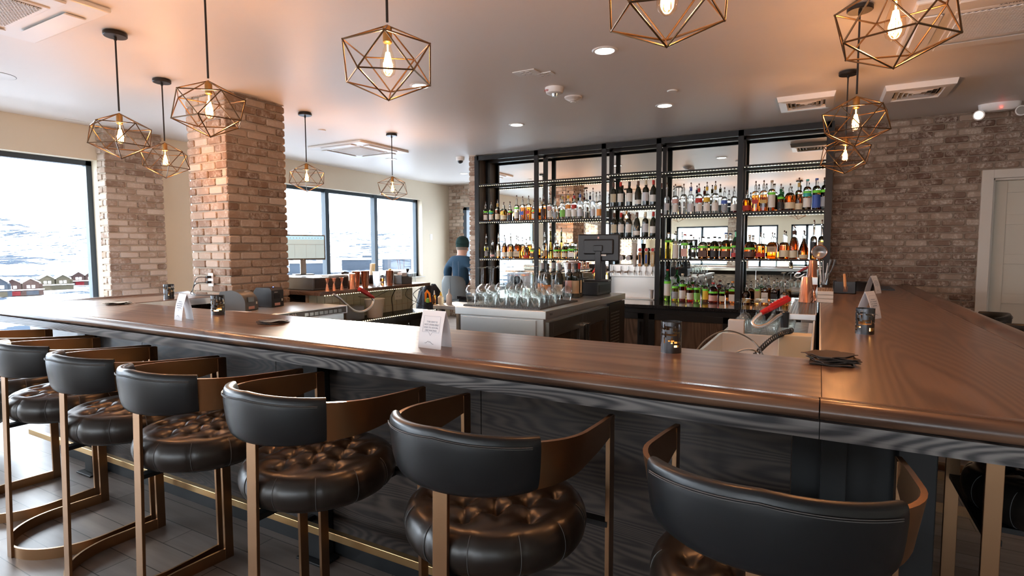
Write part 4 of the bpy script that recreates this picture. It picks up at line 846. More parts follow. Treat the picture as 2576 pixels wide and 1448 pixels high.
row(B5, 'lower shelf', 1.345, [
 (1886, .275, S('flatround', liq='liq_deep', tape=True, lab='lab_brown', pour=False, cap='lab_tan'), 'flat oval bourbon with brown label'), (1914, .31, S('drum', liq='liq_orange', lab='lab_red', labz=(.15, .45)), 'amber bourbon with red band'), (1943, .32, S('box', liq='liq_orange', lab='lab_tan', labz=(.5, .92), txt=('KNOB\nCREEK', .016)), 'broad bourbon lettered KNOB CREEK'), (1973, .335, S('drum', liq='liq_deep', lab='lab_cream'), 'round-shouldered bourbon with cream label'),
 (1997, .38, S('burg', liq='liq_deep', lab='lab_cream', cap='lab_brown', labz=(.1, .6)), 'sloping bottle with dark waxed neck'), (2022, .325, S('bell', liq='liq_orange', lab='lab_cream', labz=(.1, .55)), 'teardrop decanter of orange bourbon'), (2047, .44, S('slender', liq='liq_amber', lab='lab_black', labz=(.2, .9), fill=.6), 'tall slender bottle with black oval label'), (2067, .44, S('slender', liq='liq_gold', lab='lab_tan', labz=(.2, .9), fill=.8), 'tall slender bottle with tan label')])
row(B4, 'granite counter', CZ, [
 (1681, .385, S('round', glass='glass_green', liq='liq_green', lab='lab_white', labz=(.25, .9), tape=True, pour=False, cap='lab_red'), 'green bottle with red cap'), (1701, .29, S('round', liq='liq_gold', lab='lab_grey', tape=True, pour=False, cap='lab_black'), 'ridged clear bottle with grey disc label'), (1719, .335, S('round', liq='liq_rosso', lab='lab_white', tape=True, pour=False, cap='lab_cream'), 'dark red aperitif with cork'), (1738, .32, S('round', liq='liq_red', lab='lab_white', tape=True), 'bright red aperitif'),
 (1756, .33, S('round', liq='liq_green', lab='lab_green', tape=True), 'pale green liqueur'), (1778, .305, S('round', liq='liq_brown', lab='lab_yellow', labz=(.2, .9), tape=True), 'coffee liqueur with yellow label'), (1797, .235, S('squat', liq='liq_rosso', lab='lab_pink', tape=True, pour=False, cap='lab_red'), 'squat dark bottle with red stopper'), (1820, .20, S('square', liq='liq_deep', lab='lab_cream', tape=True, pour=False, cap='lab_black'), 'short square amaretto bottle'), (1846, .255, S('square', liq='liq_deep', lab='lab_white', tape=True, pour=False, cap='lab_orange'), 'square bottle with orange cap')], base_y=6.98)
row(B5, 'granite counter', CZ, [
 (1881, .235, S('squat', liq='liq_brown', lab='lab_gold', txt=('CR', .012)), 'squat dark whisky with gold oval label'), (1909, .29, S('slimsquare', liq='liq_amber', lab='lab_tan', labz=(.1, .95), tape=True), 'slim square bottle with full tan label'), (1928, .30, S('square', liq='liq_deep', lab='lab_white', labz=(.15, .85), txt=('JIM BEAM', .0105)), 'square bourbon lettered JIM BEAM'), (1951, .28, S('square', liq='liq_brown', lab='lab_black', labz=(.15, .85)), 'square whiskey with black label'), (1979, .27, S('drum', liq='liq_amber', lab='lab_white', labz=(.4, .9)), 'rounded whiskey with arched white label')], base_y=6.98)
# ------------------------------------------------------------------ stainless back cooler in the well, with glasses, wine, till
fr = empty('bar_cooler', (0, 0, 0)); tag(fr, 'stainless undercounter bar cooler with glass doors facing the bar well', 'bar cooler')
fx0, fx1, fy0, fy1, fz = -2.50, -1.71, 3.58, 5.44, 1.02
MB().box(fx0 + .03, fy0 + .03, .06, fx1 - .03, fy1, fz - .06).build('cabinet', 'steel', fr, smooth=False, bevel=.004)
MB().box(fx0, fy0, fz - .06, fx1, fy1 + .01, fz).build('top', 'steel', fr, smooth=False, bevel=.004)
MB().box(fx0 + .06, fy0 + .022, .1, fx1 - .09, fy0 + .03, fz - .075).build('end_panel', 'steel', fr, smooth=False, bevel=.002)
for k in range(2):
    y0 = fy0 + .05 + k * .66; y1 = y0 + .655; xx = fx1 - .03
    d = MB().box(xx, y0, .12, xx + .035, y0 + .075, fz - .085).box(xx, y1 - .075, .12, xx + .035, y1, fz - .085).box(xx, y0 + .075, .12, xx + .035, y1 - .075, .20).box(xx, y0 + .075, fz - .20, xx + .035, y1 - .075, fz - .085).build('door', 'steel_dark', fr, smooth=False, bevel=.002)
    MB().box(xx + .010, y0 + .07, .19, xx + .014, y1 - .07, fz - .19).build('glass', 'granite', d, smooth=False)
    hy = y1 - .05 if k == 0 else y0 + .05
    MB().box(xx + .035, hy - .02, .32, xx + .075, hy + .02, fz - .17).build('handle', 'chrome', d, smooth=False, bevel=.004)
mb = MB().box(fx1 - .03, fy0 + 1.40, .1, fx1 + .0, fy1 - .01, fz - .07).build('machine_cover', 'black_plastic', fr, smooth=False)
mb = MB()
for r_ in range(22):
    z = .2 + r_ * .031
    for c_ in range(4): mb.box(fx1 - .0, fy0 + 1.425 + c_ * .066, z, fx1 + .003, fy0 + 1.48 + c_ * .066, z + .012)
mb.build('louvre', 'grey_plastic', fr, smooth=False)
text(fr, 'TRUE', .022, (fx1 + .001, fy0 + .09, fz - .03), (PI / 2, 0, PI / 2), 'ink_dark')
# drip mat
o = MB().box(fx0 + .03, fy0 + .07, fz, fx1 - .08, fy0 + .80, fz + .004)
for k in range(34):
    y = fy0 + .075 + k * .0218; o.box(fx0 + .03, y, fz + .004, fx1 - .08, y + .005, fz + .012)
for k in range(30):
    x = fx0 + .035 + k * .0228; o.box(x, fy0 + .07, fz + .004, x + .005, fy0 + .80, fz + .011)
o = o.build('bar_mat', 'grey_plastic', smooth=False); tag(o, 'ribbed drip mat under the upturned wine glasses', 'bar mat')
# wine glass: thin shell, upturned
pane_mat('crystal', (.985, .995, .99), 1.75, .04)
def glass_mesh(rb=.033, rm=.048, hb=.150, hs=.140, name='wine_glass'):
    mb = MB(); t = .0012
    out = [(rb, 0), (rb * 1.12, .02), (rm, hb * .55), (rm * .93, hb * .78), (rm * .6, hb * .95), (.008, hb), (.0042, hb + .012), (.0036, hb + hs - .015), (.007, hb + hs - .006), (.034, hb + hs - .0015), (.036, hb + hs), (0, hb + hs)]
    inn = [(0, hb - .004), (rm * .55, hb * .93), (rm * .90, hb * .76), (rm - t, hb * .54), (rb * 1.12 - t, .02), (rb - t, 0)]
    mb.lathe(inn + out, n=20); return mb.build(name, 'crystal', angle=60)
wg = None; k = 0; rg = random.Random(5)
GL = []
for r_ in range(5):
    for c_ in range(7):
        if r_ == 4 and c_ < 2: continue
        GL.append((fx0 + .075 + c_ * .096 + (r_ % 2) * .02, fy0 + .125 + r_ * .145, 1 if c_ < 4 else 0, r_, c_))
rowN = ['front', 'second', 'middle', 'fourth', 'back']
for x, y, big, r_, c_ in GL:
    if x > fx1 - .12: continue
    key = 'wgA' if big else 'wgB'
    if key not in MESHC: MESHC[key] = glass_mesh() if big else glass_mesh(.030, .044, .125, .110)
    src = MESHC[key]
    if 'used' + key not in MESHC: o = src; MESHC['used' + key] = True
    else: o = src.copy(); COL.objects.link(o)
    o.location = (x, y, fz + .013)
    tag(o, '%s upturned wine glass, %s row of the drip mat, %s from its window side' % ('tall' if big else 'shorter', rowN[r_], ORD[c_]), 'wine glass', 'wine glasses on the cooler')
WP = [(-2.15, 4.62, 'lab_orange', 'lab_grey', 'dark wine bottle with orange label, nearest the glasses', 'burg'), (-2.03, 4.52, 'lab_orange', 'lab_black', 'wine bottle with bright orange label on the cooler', 'burg'), (-1.96, 4.60, 'lab_white', 'lab_grey', 'wine bottle with pale lettered label on the cooler', 'burg'),
      (-1.90, 4.70, 'lab_pink', 'lab_brown', 'wine bottle with pink label and burgundy foil on the cooler', 'wine'), (-1.84, 4.62, 'lab_cream', 'lab_red', 'wine bottle with bright red foil on the cooler', 'wine'), (-1.80, 4.72, 'lab_tan', 'lab_black', 'black wine bottle with tan picture label, nearest the till', 'wine'), (-2.10, 4.76, 'lab_white', 'lab_grey', 'brown wine bottle behind the others, grey capsule', 'wine')]
for (x, y, lb_, cp_, ds, sp_), (x, y) in zip(WP, ((-2.30, 4.74), (-2.16, 4.56), (-2.09, 4.66), (-2.03, 4.76), (-1.97, 4.84), (-1.96, 4.97 - .22), (-2.24, 4.86))):
    o = bottle((x, y, fz), sp_, glass='glass_dark', liq=None, lab=lb_, cap=cp_, pour=False, h=.31, labz=(.2, .8), nm='wine_bottle', rz=R(-8)); tag(o, ds, 'wine bottle', 'wine bottles on the cooler')
o = MB().box(-2.26, 4.99, fz + .004, -1.84, 5.39, fz + .130).build('cash_drawer', 'black_plastic', smooth=False, bevel=.006)
MB().box(-1.84, 5.03, fz + .03, -1.837, 5.35, fz + .10).build('drawer_front', 'black_steel', o, smooth=False); mb = MB()
for dx in (-2.24, -1.88):
    for dy in (5.01, 5.35): mb.box(dx, dy, fz, dx + .03, dy + .03, fz + .004)
mb.build('foot', 'black_plastic', o, smooth=False)
tag(o, 'black cash drawer on the steel cooler under the black monitor', 'cash drawer')
c_ = at(1506, 623, Y=5.22); mn = empty('till_monitor', (c_.x, 5.22, fz + .130), R(8)); zc = c_.z - fz - .125
MB().box(-.21, 0, zc - .138, .205, .028, zc + .130).build('display', 'black_plastic', mn, smooth=False, bevel=.012).rotation_euler = (R(0), 0, 0)
MB().box(-.15, -.022, zc - .07, .15, .004, zc + .08).build('back_cover', 'black_plastic', mn, smooth=False, bevel=.02)
MB().box(-.03, -.035, .01, .03, -.01, zc + .0).box(-.045, -.04, zc - .04, .045, -.02, zc + .02).build('stand', 'black_plastic', mn, smooth=False, bevel=.006)
MB().box(-.12, -.12, 0, .12, .08, .015).build('base', 'black_plastic', mn, smooth=False, bevel=.006)
MB().box(.03, -.001, zc - .085, .08, .0005, zc - .07).build('sticker', 'lab_white', mn, smooth=False).location = (0, -.0225, 0); MB().box(-.012, -.002, zc + .085, .004, -.0005, zc + .105).build('badge', 'lab_pink', mn, smooth=False)
tag(mn, 'black touchscreen till monitor seen from behind on the cash drawer', 'monitor')
c_ = at(1473, 700, Z=fz + .126); bk = empty('ice_bucket', (-2.14, 5.10, fz + .131))
pr = [(0, 0), (.062, 0)]; z = .004
for k in range(17): pr += [(.064 + .0016 * k, z), (.067 + .0016 * k, z + .005), (.0645 + .0016 * k, z + .010)]; z += .0105
pr += [(.094, z), (.096, z + .004), (.092, z + .004), (.06, .012), (0, .012)]
MB().lathe(pr, n=30).build('bucket', 'chrome', bk, angle=60); MB().tube([(.100 + .0 * 1 + .024 * math.cos(a) * .4, .024 * math.sin(a) * 0 - .03, .145 + .026 * math.sin(a)) for a in [2 * PI * k / 16 for k in range(16)]], .003, 6, closed=True).build('ring_handle', 'chrome', bk)
MB().lathe([(0, .17), (.05, .175), (.045, .195), (.02, .205), (0, .205)], n=14, sx=.9).build('towel', 'white_card', bk)
tag(bk, 'ribbed steel ice bucket with ring handle beside the till monitor', 'ice bucket')
# ------------------------------------------------------------------ beer taps
tp = empty('beer_tower', (0, 0, 0)); tag(tp, 'stainless tap wall with drip tray below the wine bay', 'beer tap wall'); tx0, tx1 = -2.43, -1.81
MB().box(tx0, 7.12, CZ, tx1, 7.14, 1.10).build('splash_panel', 'steel', tp, smooth=False); MB().box(tx0, 7.06, 1.10, tx1, 7.16, 1.26).build('header', 'steel', tp, smooth=False, bevel=.004)
MB().box(tx0, SY + .002, CZ, tx1, 7.12, CZ + .014).build('drip_tray', 'steel', tp, smooth=False, bevel=.003)
TAPS = [('y', 1543), ('y', 1562), ('y', 1580), ('paddle', 1596), ('orange', 1609), ('olive', 1625), ('tan', 1641), ('pink', 1655)]
mat('handle_white', (.66, .62, .60), .5); mat('handle_grey', (.48, .44, .40), .7); mat('handle_orange', (.70, .33, .13), .6); mat('handle_olive', (.40, .29, .13), .6); mat('handle_tan', (.66, .44, .22), .6)
for knd, px in TAPS:
    x = at(px, 690, Y=7.03).x; t_ = empty('beer_tap', (x, 7.045, 1.18))
    MB().tube([(0, .015, 0), (0, -.015, 0), (0, -.030, -.012), (0, -.036, -.055)], [.011, .010, .009, .007], 10).tube([(0, -.012, 0), (0, -.012, .06)], .006, 8).build('faucet', 'chrome', t_)
    if knd == 'y':
        MB().box(-.018, -.022, .055, .018, -.002, .13).box(-.012, -.020, .13, .012, -.004, .20).build('handle', 'handle_white', t_, smooth=False, bevel=.006)
        q = MB().lathe([(0, 0), (.032, 0), (.032, .010), (0, .010)], n=22).build('emblem', 'handle_white', t_); q.location = (0, -.016, .165); q.rotation_euler = (PI / 2, 0, 0)
        MB().tube([(.022 * math.cos(a), .022 * math.sin(a), .0105) for a in [2 * PI * k / 20 for k in range(20)]], .0022, 5, closed=True).lathe([(0, .0102), (.010, .0102), (.010, .0115), (0, .0115)], n=16).build('print', 'ink', q)
        MB().prism([(-.010, 0), (.010, 0), (.020, .10), (.008, .125), (-.008, .11)], 0, .014).build('grip', 'handle_white', t_, smooth=False, bevel=.003).location = (.004, -.004, .19); t_.children[-1].rotation_euler = (PI / 2, 0, 0)
        ds = 'white beer tap with round emblem, %s of three' % {1543: 'first', 1562: 'second', 1580: 'last'}[px]
    elif knd == 'paddle':
        q = MB().prism([(-.012, 0), (.014, 0), (.020, .20), (.030, .30), (-.028, .30), (-.022, .20)], 0, .03).build('handle', 'handle_grey', t_, smooth=False, bevel=.002); q.location = (0, .002, .055); q.rotation_euler = (PI / 2, 0, 0); ds = 'tall weathered grey paddle beer tap'
    else:
        m_ = {'orange': 'handle_orange', 'olive': 'handle_olive', 'tan': 'handle_tan', 'pink': 'lab_pink'}[knd]
        q = MB().prism([(-.020, 0), (.020, 0), (.024, .16), (.018, .185), (-.018, .185), (-.024, .16)], 0, .018).build('handle', m_, t_, smooth=False, bevel=.002); q.location = (0, -.003, .06); q.rotation_euler = (PI / 2, 0, 0)
        MB().box(-.012, .04, .0182, .012, .15, .0188).build('print', {'orange': 'ink_dark', 'olive': 'lab_blue', 'tan': 'lab_cream', 'pink': 'lab_white'}[knd], q, smooth=False)
        q = MB().lathe([(0, 0), (.026, 0), (.026, .012), (.021, .013), (0, .013)], n=22, mis=[0, 0, 0, 1]).build('medallion', ['handle_white', 'lab_red'], t_); q.location = (0, -.004, .272); q.rotation_euler = (PI / 2, 0, 0)
        ds = {'orange': 'orange wooden', 'olive': 'olive wooden', 'tan': 'tan wooden', 'pink': 'pale pink'}[knd] + ' beer tap handle with red medallion'
    tag(t_, ds, 'beer tap', 'beer taps')
o = MB().lathe([(.022, 0), (.024, 0), (.031, .11), (.0325, .112), (.029, .112), (.021, .006), (0, .006)], n=20).build('paper_cup', 'white_plastic'); o.location = (-1.86, 7.0, CZ + .015); tag(o, 'white paper cup at the end of the tap drip tray', 'cup')
# ------------------------------------------------------------------ things on the bar top
def candle(px, py, lb):
    p = at(px, py, Z=BT); r = .039; hh = .118; root = empty('candle_holder', (p.x, p.y + r * .8, BT), random.random() * 6)
    rg = random.Random(px); mb = MB(); n = 40; rows = 16; t = .0012; cut = set()
    for _ in range(64):
        a, b = rg.randrange(n), rg.randrange(2, rows - 2)
        if rg.random() < .5: cut |= {((a + i) % n, b) for i in range(4)}
        else: cut |= {(a, min(rows - 2, b + i)) for i in range(3)}
    for a in range(n):
        for b in range(rows):
            if (a, b) in cut: continue
            a0, a1 = 2 * PI * a / n, 2 * PI * (a + 1) / n; z0, z1 = .002 + hh * b / rows, .002 + hh * (b + 1) / rows
            vs = [(q * math.cos(A_), q * math.sin(A_), z) for q in (r, r - t) for A_, z in ((a0, z0), (a1, z0), (a1, z1), (a0, z1))]
            fs = [(0, 1, 2, 3), (7, 6, 5, 4)]
            if b == rows - 1: fs.append((3, 2, 6, 7))
            if b == 0: fs.append((0, 4, 5, 1))
            for (da, db, e) in ((-1, 0, (0, 3, 7, 4)), (1, 0, (1, 5, 6, 2)), (0, -1, (0, 4, 5, 1)), (0, 1, (3, 2, 6, 7))):
                if ((a + da) % n, b + db) in cut: fs.append(e)
            mb.add(vs, fs)
    mb.lathe([(0, 0), (r, 0), (r, .002), (0, .002)], n=n); mb.build('holder', 'holder_metal', root, smooth=False, fix=False)
    MB().lathe([(r - .003, .004), (r - .003, .09), (r - .005, .09), (r - .005, .012), (0, .012), (0, .004)], n=24).build('glass_cup', 'bulb_glass', root)
    MB().lathe([(0, .003), (.022, .003), (.022, .030), (0, .030)], n=20).build('candle', 'candle_glow', root); tag(root, lb, 'candle holder', 'pierced metal candle holders')
mat('holder_metal', (.10, .10, .105), .22, .95)
candle(1683, 888, 'pierced black metal candle holder at the centre of the front bar run')
candle(2176, 841, 'pierced black metal candle holder in front of the tent sign on the side run')
candle(537, 792, 'pierced metal candle holder beside the receipt printers and white tent sign')
candle(416, 752, 'pierced metal candle holder on the short window-side run')
def tent(A, B, C, h, lb, lines=True, curl=.0):
    A, B, C = Vector(A), Vector(B), Vector(C); u = (B - A); w_ = u.length; u.normalize(); v = (C - B); v = v - u * v.dot(u); dd = v.length; v.normalize(); rz = math.atan2(u.y, u.x)
    root = empty('tent_sign', tuple((A + B) / 2), rz); t = .0006
    def card(y0, y1, m_=None, bow=.006, nm='front_card'):
        mb = MB(); n = 8; vs = []
        for i in range(n + 1):
            f = i / n; y = y0 + (y1 - y0) * f; z = h * f; b = bow * math.sin(PI * f) * (1 if y1 > y0 else -1)
            for dy in (-b - t, -b + t):
                for x in (-w_ / 2, w_ / 2): vs.append((x, y + dy, z))
        for i in range(n):
            o_ = i * 4
            mb.add([], []) ; mb.f += [(o_, o_ + 1, o_ + 5, o_ + 4), (o_ + 3, o_ + 2, o_ + 6, o_ + 7), (o_, o_ + 4, o_ + 6, o_ + 2), (o_ + 1, o_ + 3, o_ + 7, o_ + 5)]; mb.m += [0] * 4; mb.a += [0] * 4
        mb.v = vs; mb.f += [(0, 2, 3, 1), (n * 4, n * 4 + 1, n * 4 + 3, n * 4 + 2)]; mb.m += [0, 0]; mb.a += [0, 0]
        return mb.build(nm, 'white_card', root, smooth=True, angle=60)
    fr_ = card(0, dd / 2); card(dd, dd / 2, nm='back_card')
    tilt = PI / 2 - math.atan2(dd / 2, h)
    def put(o_, f): o_.location = (0, dd / 2 * f - .006 * math.sin(PI * f) - .0013, h * f); o_.rotation_euler = (PI / 2 - math.atan2(dd / 2, h), 0, 0); return o_
    s_ = w_ / .12
    for i, ln in enumerate(('THIS SEAT IS', 'NOT AVAILABLE', 'DUE TO SOCIAL', 'DISTANCING')): put(text(root, ln, .0102 * s_, (0, 0, 0), (0, 0, 0), 'ink' if lines else 'ink_dark'), .70 - .075 * i)
    # speech-bubble outline and mountain mark, flat prints
    q = MB(); bw = w_ * .36; top, bot = .085 * s_, -.0 * s_; z1, z0 = h * .33, -h * .10; e = .0004
    loop = [(-bw, z1), (bw, z1), (bw, z0), (bw * .22, z0), (0, z0 - .013 * s_), (-bw * .22, z0), (-bw, z0)]
    for a, b in zip(loop, loop[1:] + loop[:1]): q.bar((a[0], a[1], 0), (b[0], b[1], 0), e * 2, e)
    o_ = put(q.build('outline', 'ink', root, smooth=False), .53)
    q = MB(); pk = [(-.026, 0), (-.018, .001), (-.010, .008), (-.004, .004), (0, .0065), (.012, -.001), (.020, -.003)]
    for a, b in zip(pk, pk[1:]): q.bar((a[0] * s_, a[1] * s_, 0), (b[0] * s_, b[1] * s_, 0), .0012, .0004)
    put(q.build('mountain_mark', 'ink_dark', root, smooth=False), .14)
    tag(root, lb, 'tent sign', 'folded seat notices')
tent((-1.437, 1.792, BT), (-1.315, 1.783, BT), (-1.290, 1.85, BT), .152, 'white folded notice reading THIS SEAT IS NOT AVAILABLE, on the front bar edge')
tent((-3.265, 1.845, BT), (-3.155, 1.825, BT), (-3.135, 1.885, BT), .150, 'white folded notice beside the candle holder near the receipt printers')
tent((.27, 3.69, BT), (.32, 3.79, BT), (.24, 3.83, BT), .155, 'white folded notice behind the candle holder on the side run')
tent((.44, 5.80, BT), (.49, 5.90, BT), (.41, 5.95, BT), .155, 'white folded notice at the far end of the side run by the black bowl')
def napkins(px, py, n, w_, lb, mess=1.0):
    p = at(px, py, Z=BT); root = empty('napkin_stack', (p.x, p.y, BT)); rg = random.Random(px)
    for k in range(n):
        a = rg.uniform(-.3, .3) * mess + (.9 if k == n - 1 else .2); mb = MB(); g = 9; z = .0015 + k * .0042; vs = []
        c, s_ = math.cos(a), math.sin(a); ox, oy = rg.uniform(-.012, .012) * mess, rg.uniform(-.012, .012) * mess; ph_ = rg.random() * 6
        for j in range(g):
            for i in range(g):
                x, y = (i / (g - 1) - .5) * w_, (j / (g - 1) - .5) * w_
                ed = max(abs(x), abs(y)) / (w_ / 2); zz = z + .004 * mess * (ed ** 4) * (.5 + .5 * math.sin(5 * math.atan2(y, x) + ph_))
                vs.append((c * x - s_ * y + ox, s_ * x + c * y + oy, zz))
        vs += [(x, y, z_ - .0024) for x, y, z_ in vs]; G = g * g
        fs = [(j * g + i, j * g + i + 1, (j + 1) * g + i + 1, (j + 1) * g + i) for j in range(g - 1) for i in range(g - 1)]
        fs += [tuple(G + q for q in f)[::-1] for f in fs]
        bd = list(range(g)) + [g * j + g - 1 for j in range(1, g)] + [G - 1 - i for i in range(1, g)] + [g * (g - 1 - j) for j in range(1, g - 1)]
        fs += [(bd[i], bd[(i + 1) % len(bd)], G + bd[(i + 1) % len(bd)], G + bd[i]) for i in range(len(bd))]
        mb.add(vs, fs); mb.build('napkin', 'napkin', root, angle=30)
    tag(root, lb, 'napkins', 'stacks of dark napkins')
napkins(2090, 912, 8, .125, 'loose fan of dark brown cocktail napkins at the bar corner')
napkins(688, 812, 4, .12, 'crumpled dark napkins on the sunlit stretch of bar')
napkins(297, 765, 4, .12, 'flat dark napkins at the window-side corner of the bar')
# ------------------------------------------------------------------ side-run fittings: drip tray, shakers, caddy
tr = empty('drip_shelf', (0, 0, 0)); tag(tr, 'stainless shelf with a perforated drip grate along the inner side run', 'drip tray')
x0, x1, y0, y1, z = -.175, -.008, 4.06, 5.25, 1.035
MB().box(x0, y0, z - .035, x1, y0 + .006, z + .004).box(x0, y0, z - .035, x0 + .006, y1, z + .004).box(x1 - .006, y0, z - .035, x1, y1, z + .004).box(x0, y1 - .006, z - .035, x1, y1, z + .004).box(x0, y0, z - .035, x1, y1, z - .03).build('tray', 'steel', tr, smooth=False, bevel=.002)
mb = MB()
for k in range(46): mb.box(x0 + .006, y0 + .012 + k * .0255, z - .004, x1 - .006, y0 + .024 + k * .0255, z)
for k in range(9): mb.box(x0 + .006 + k * .0175, y0 + .006, z - .005, x0 + .012 + k * .0175, y1 - .006, z + .001)
mb.build('grate', 'steel_dark', tr, smooth=False)
def shaker(loc, lb, inv=True, h=.17, rb=.045, rt=.031, m='copper', nm='cocktail_shaker', grp='copper cocktail tins'):
    pr = [(0, 0), (rt, 0), (rt + .001, .004), (rb, h), (rb + .0015, h + .002), (rb - .001, h + .002), (rt - .002, .006), (0, .006)]
    mb = MB().lathe(pr, n=26)
    if inv: mb.v = [(x, -y, h + .002 - z) for x, y, z in mb.v]
    o = mb.build(nm, m, angle=50); o.location = loc; tag(o, lb, 'shaker', grp); return o
shaker((-.085, 5.02, 1.037), 'large upturned copper tin on the drip grate of the side run', h=.20, rb=.055, rt=.036)
shaker((-.06, 6.13, 1.19), 'copper tin standing high behind the mesh strainer', h=.16)
o = MB().box(-.14, 6.05, .0, -.008, 6.22, 1.19).build('steel_pedestal', 'steel', smooth=False, bevel=.004); tag(o, 'narrow steel pedestal behind the copper tins by the shelf end', 'pedestal')
def jigger(loc, lb, h=.115, grp='copper jiggers'):
    o = MB().lathe([(.020, 0), (.0215, 0), (.008, h * .55), (.007, h * .58), (.0225, h), (.0215, h), (.006, h * .60), (.006, h * .52), (.0195, .001)], n=20).build('jigger', 'copper', angle=60); o.location = loc; tag(o, lb, 'jigger', grp)
jigger((-.03, 5.2, 1.037), 'copper jigger behind the large copper tin', .13)
g = empty('utensil_glass', (.035, 5.45, 1.155)); MB().lathe([(.030, 0), (.036, .10), (.034, .10), (.0285, .006), (0, .006), (0, 0)], n=20).build('glass', 'crystal', g)
mb = MB()
for k in range(7):
    a = k * .9; mb.tube([(.012 * math.cos(a), .012 * math.sin(a), .01), (.045 * math.cos(a) * .9, .04 * math.sin(a), .165 + .02 * (k % 3))], .0022, 6)
mb.build('straw', 'white_plastic', g, smooth=True); mb = MB()
for k in range(2): mb.tube([(.01, 0, .02), (.035 + .03 * k, .0, .15), (.05 + .03 * k, 0, .215)], [.004, .006, .012], 8)
mb.build('spatula', 'grey_plastic', g); tag(g, 'short glass holding straws, bar spoons and grey spatulas', 'utensil holder')
st = empty('strainer', (-.005, 5.55, 1.435)); MB().tube([(.058 * math.cos(a), 0, .058 * math.sin(a)) for a in [2 * PI * k / 28 for k in range(28)]], .004, 8, closed=True).tube([(-.02, 0, .056), (-.022, 0, .080), (0, 0, .085), (.004, 0, .058)], .0025, 6).build('rim', 'copper', st)
mesh_m = mat('strainer_mesh', (.35, .34, .33), .35, .9); MB().add([(0.056 * f * math.cos(a), .035 * (1 - f * f), .056 * f * math.sin(a)) for f in (.02, .35, .65, .85, 1) for a in [2 * PI * k / 24 for k in range(24)]], [(i * 24 + k, i * 24 + (k + 1) % 24, (i + 1) * 24 + (k + 1) % 24, (i + 1) * 24 + k) for i in range(4) for k in range(24)] + [tuple(range(24))]).build('mesh_bowl', 'strainer_mesh', st)
MB().tube([(0, 0, -.058), (.01, -.03, -.17), (.015, -.05, -.28)], .0035, 6).build('handle', 'copper', st); tag(st, 'round fine-mesh cocktail strainer with copper rim standing in the utensil glass', 'strainer')
o = empty('coaster_holder', (.045, 4.98, BT)); mb = MB()
for k in range(3): mb.box(-.052, -.30, k * .029, .052, .10, k * .029 + .027)
mb.build('tray', 'tray_beige' if 'tray_beige' in M else 'trim_paint', o, smooth=False, bevel=.003); mb = MB()
for k in range(9): mb.box(-.048 + k * .0112, -.295, .085, -.042 + k * .0112, .095, .089)
mb.build('slats', 'lab_brown', o, smooth=False); tag(o, 'stack of three beige slatted drip trays at the inner edge of the side run', 'drip trays')
o = empty('bar_caddy', (.20, 5.78, BT)); MB().box(-.085, -.1, 0, .085, .1, .005).box(-.085, -.1, 0, .085, -.095, .105).box(-.085, .095, 0, .085, .1, .105).box(-.085, -.1, 0, -.08, .1, .105).box(.08, -.1, 0, .085, .1, .105).build('box', 'black_plastic', o, smooth=False)
MB().box(-.06, -.02, .01, .08, .08, .135).build('napkins', 'napkin', o, smooth=False); tag(o, 'black napkin caddy at the brick wall end of the side run', 'bar caddy')
o = empty('grill_brush', (.205, 5.672, BT + .03)); MB().tube([(0, 0, .0), (-.006, -.002, .08), (-.012, .0, .145)], [.010, .012, .009], 8).build('handle', 'handle_orange', o); MB().box(-.016, -.010, -.012, .018, .0, .035).build('bristles', 'lab_brown', o, smooth=False); tag(o, 'small brown wooden brush hanging on the front of the black caddy', 'brush')
o = MB().lathe([(0, 0), (.085, 0), (.093, .08), (.096, .085), (.090, .085), (.082, .006), (0, .006)], n=32).build('bowl', 'black_plastic'); o.location = (.365, 6.14, BT); tag(o, 'low black round bowl beside the napkin caddy', 'bowl')
mb = MB().box(-.07, -.25, 0, .07, .25, .006)
for k in range(16): mb.box(-.068, -.245 + k * .031, .006, .068, -.23 + k * .031, .012)
o = mb.build('rubber_mat', 'black_plastic', smooth=False); o.location = (.56, 6.55, BT); tag(o, 'small ribbed black rubber mat at the far end of the side run', 'bar mat')
def soda_gun(P, hose, lb, m='red_plastic', rz=0):
    root = empty('soda_gun', (0, 0, 0)); a, b = Vector(P[0]), Vector(P[1]); d = (b - a).normalized()
    MB().bar(a, b, .042, .030).bar(a + d * .02 + Vector((0, 0, .018)), b - d * .01 + Vector((0, 0, .018)), .030, .018).build('handle', m, root, smooth=False, bevel=.006)
    MB().tube([a - d * .045, a], [.016, .019], 14).build('collar', 'red_plastic', root)
    mb = MB()
    for k in range(6): c = a + (b - a) * ((k + .7) / 7) + Vector((0, 0, .0275)); mb.lathe([(0, 0), (.005, 0), (.005, .004), (0, .004)], c, 8)
    mb.build('button', 'lab_white', root)
    pts = []; Hs = [Vector(h) for h in hose]
    for i in range(len(Hs) - 1):
        p0_, p1_, p2_, p3_ = Hs[max(0, i - 1)], Hs[i], Hs[i + 1], Hs[min(len(Hs) - 1, i + 2)]
        for k in range(10):
            t = k / 10; pts.append(.5 * ((2 * p1_) + (p2_ - p0_) * t + (2 * p0_ - 5 * p1_ + 4 * p2_ - p3_) * t * t + (3 * p1_ - p0_ - 3 * p2_ + p3_) * t ** 3))
    pts.append(Hs[-1]); mb = MB(); n = len(pts); mb.tube(pts, [.0105 + .0012 * (i % 2) for i in range(n)], 10); mb.build('hose', 'steel', root); tag(root, lb, 'soda gun', 'soda guns')
q = lambda px, py, Y: at(px, py, Y=Y)
soda_gun((q(1930, 779, 3.9), q(1985, 750, 3.98)), [q(1922, 783, 3.89), q(1903, 797, 3.86), q(1893, 812, 3.84), q(1905, 821, 3.84), q(1930, 815, 3.9), q(1955, 797, 3.98), q(1972, 787, 4.03)], 'red soda gun with a looped steel hose at the drip shelf')
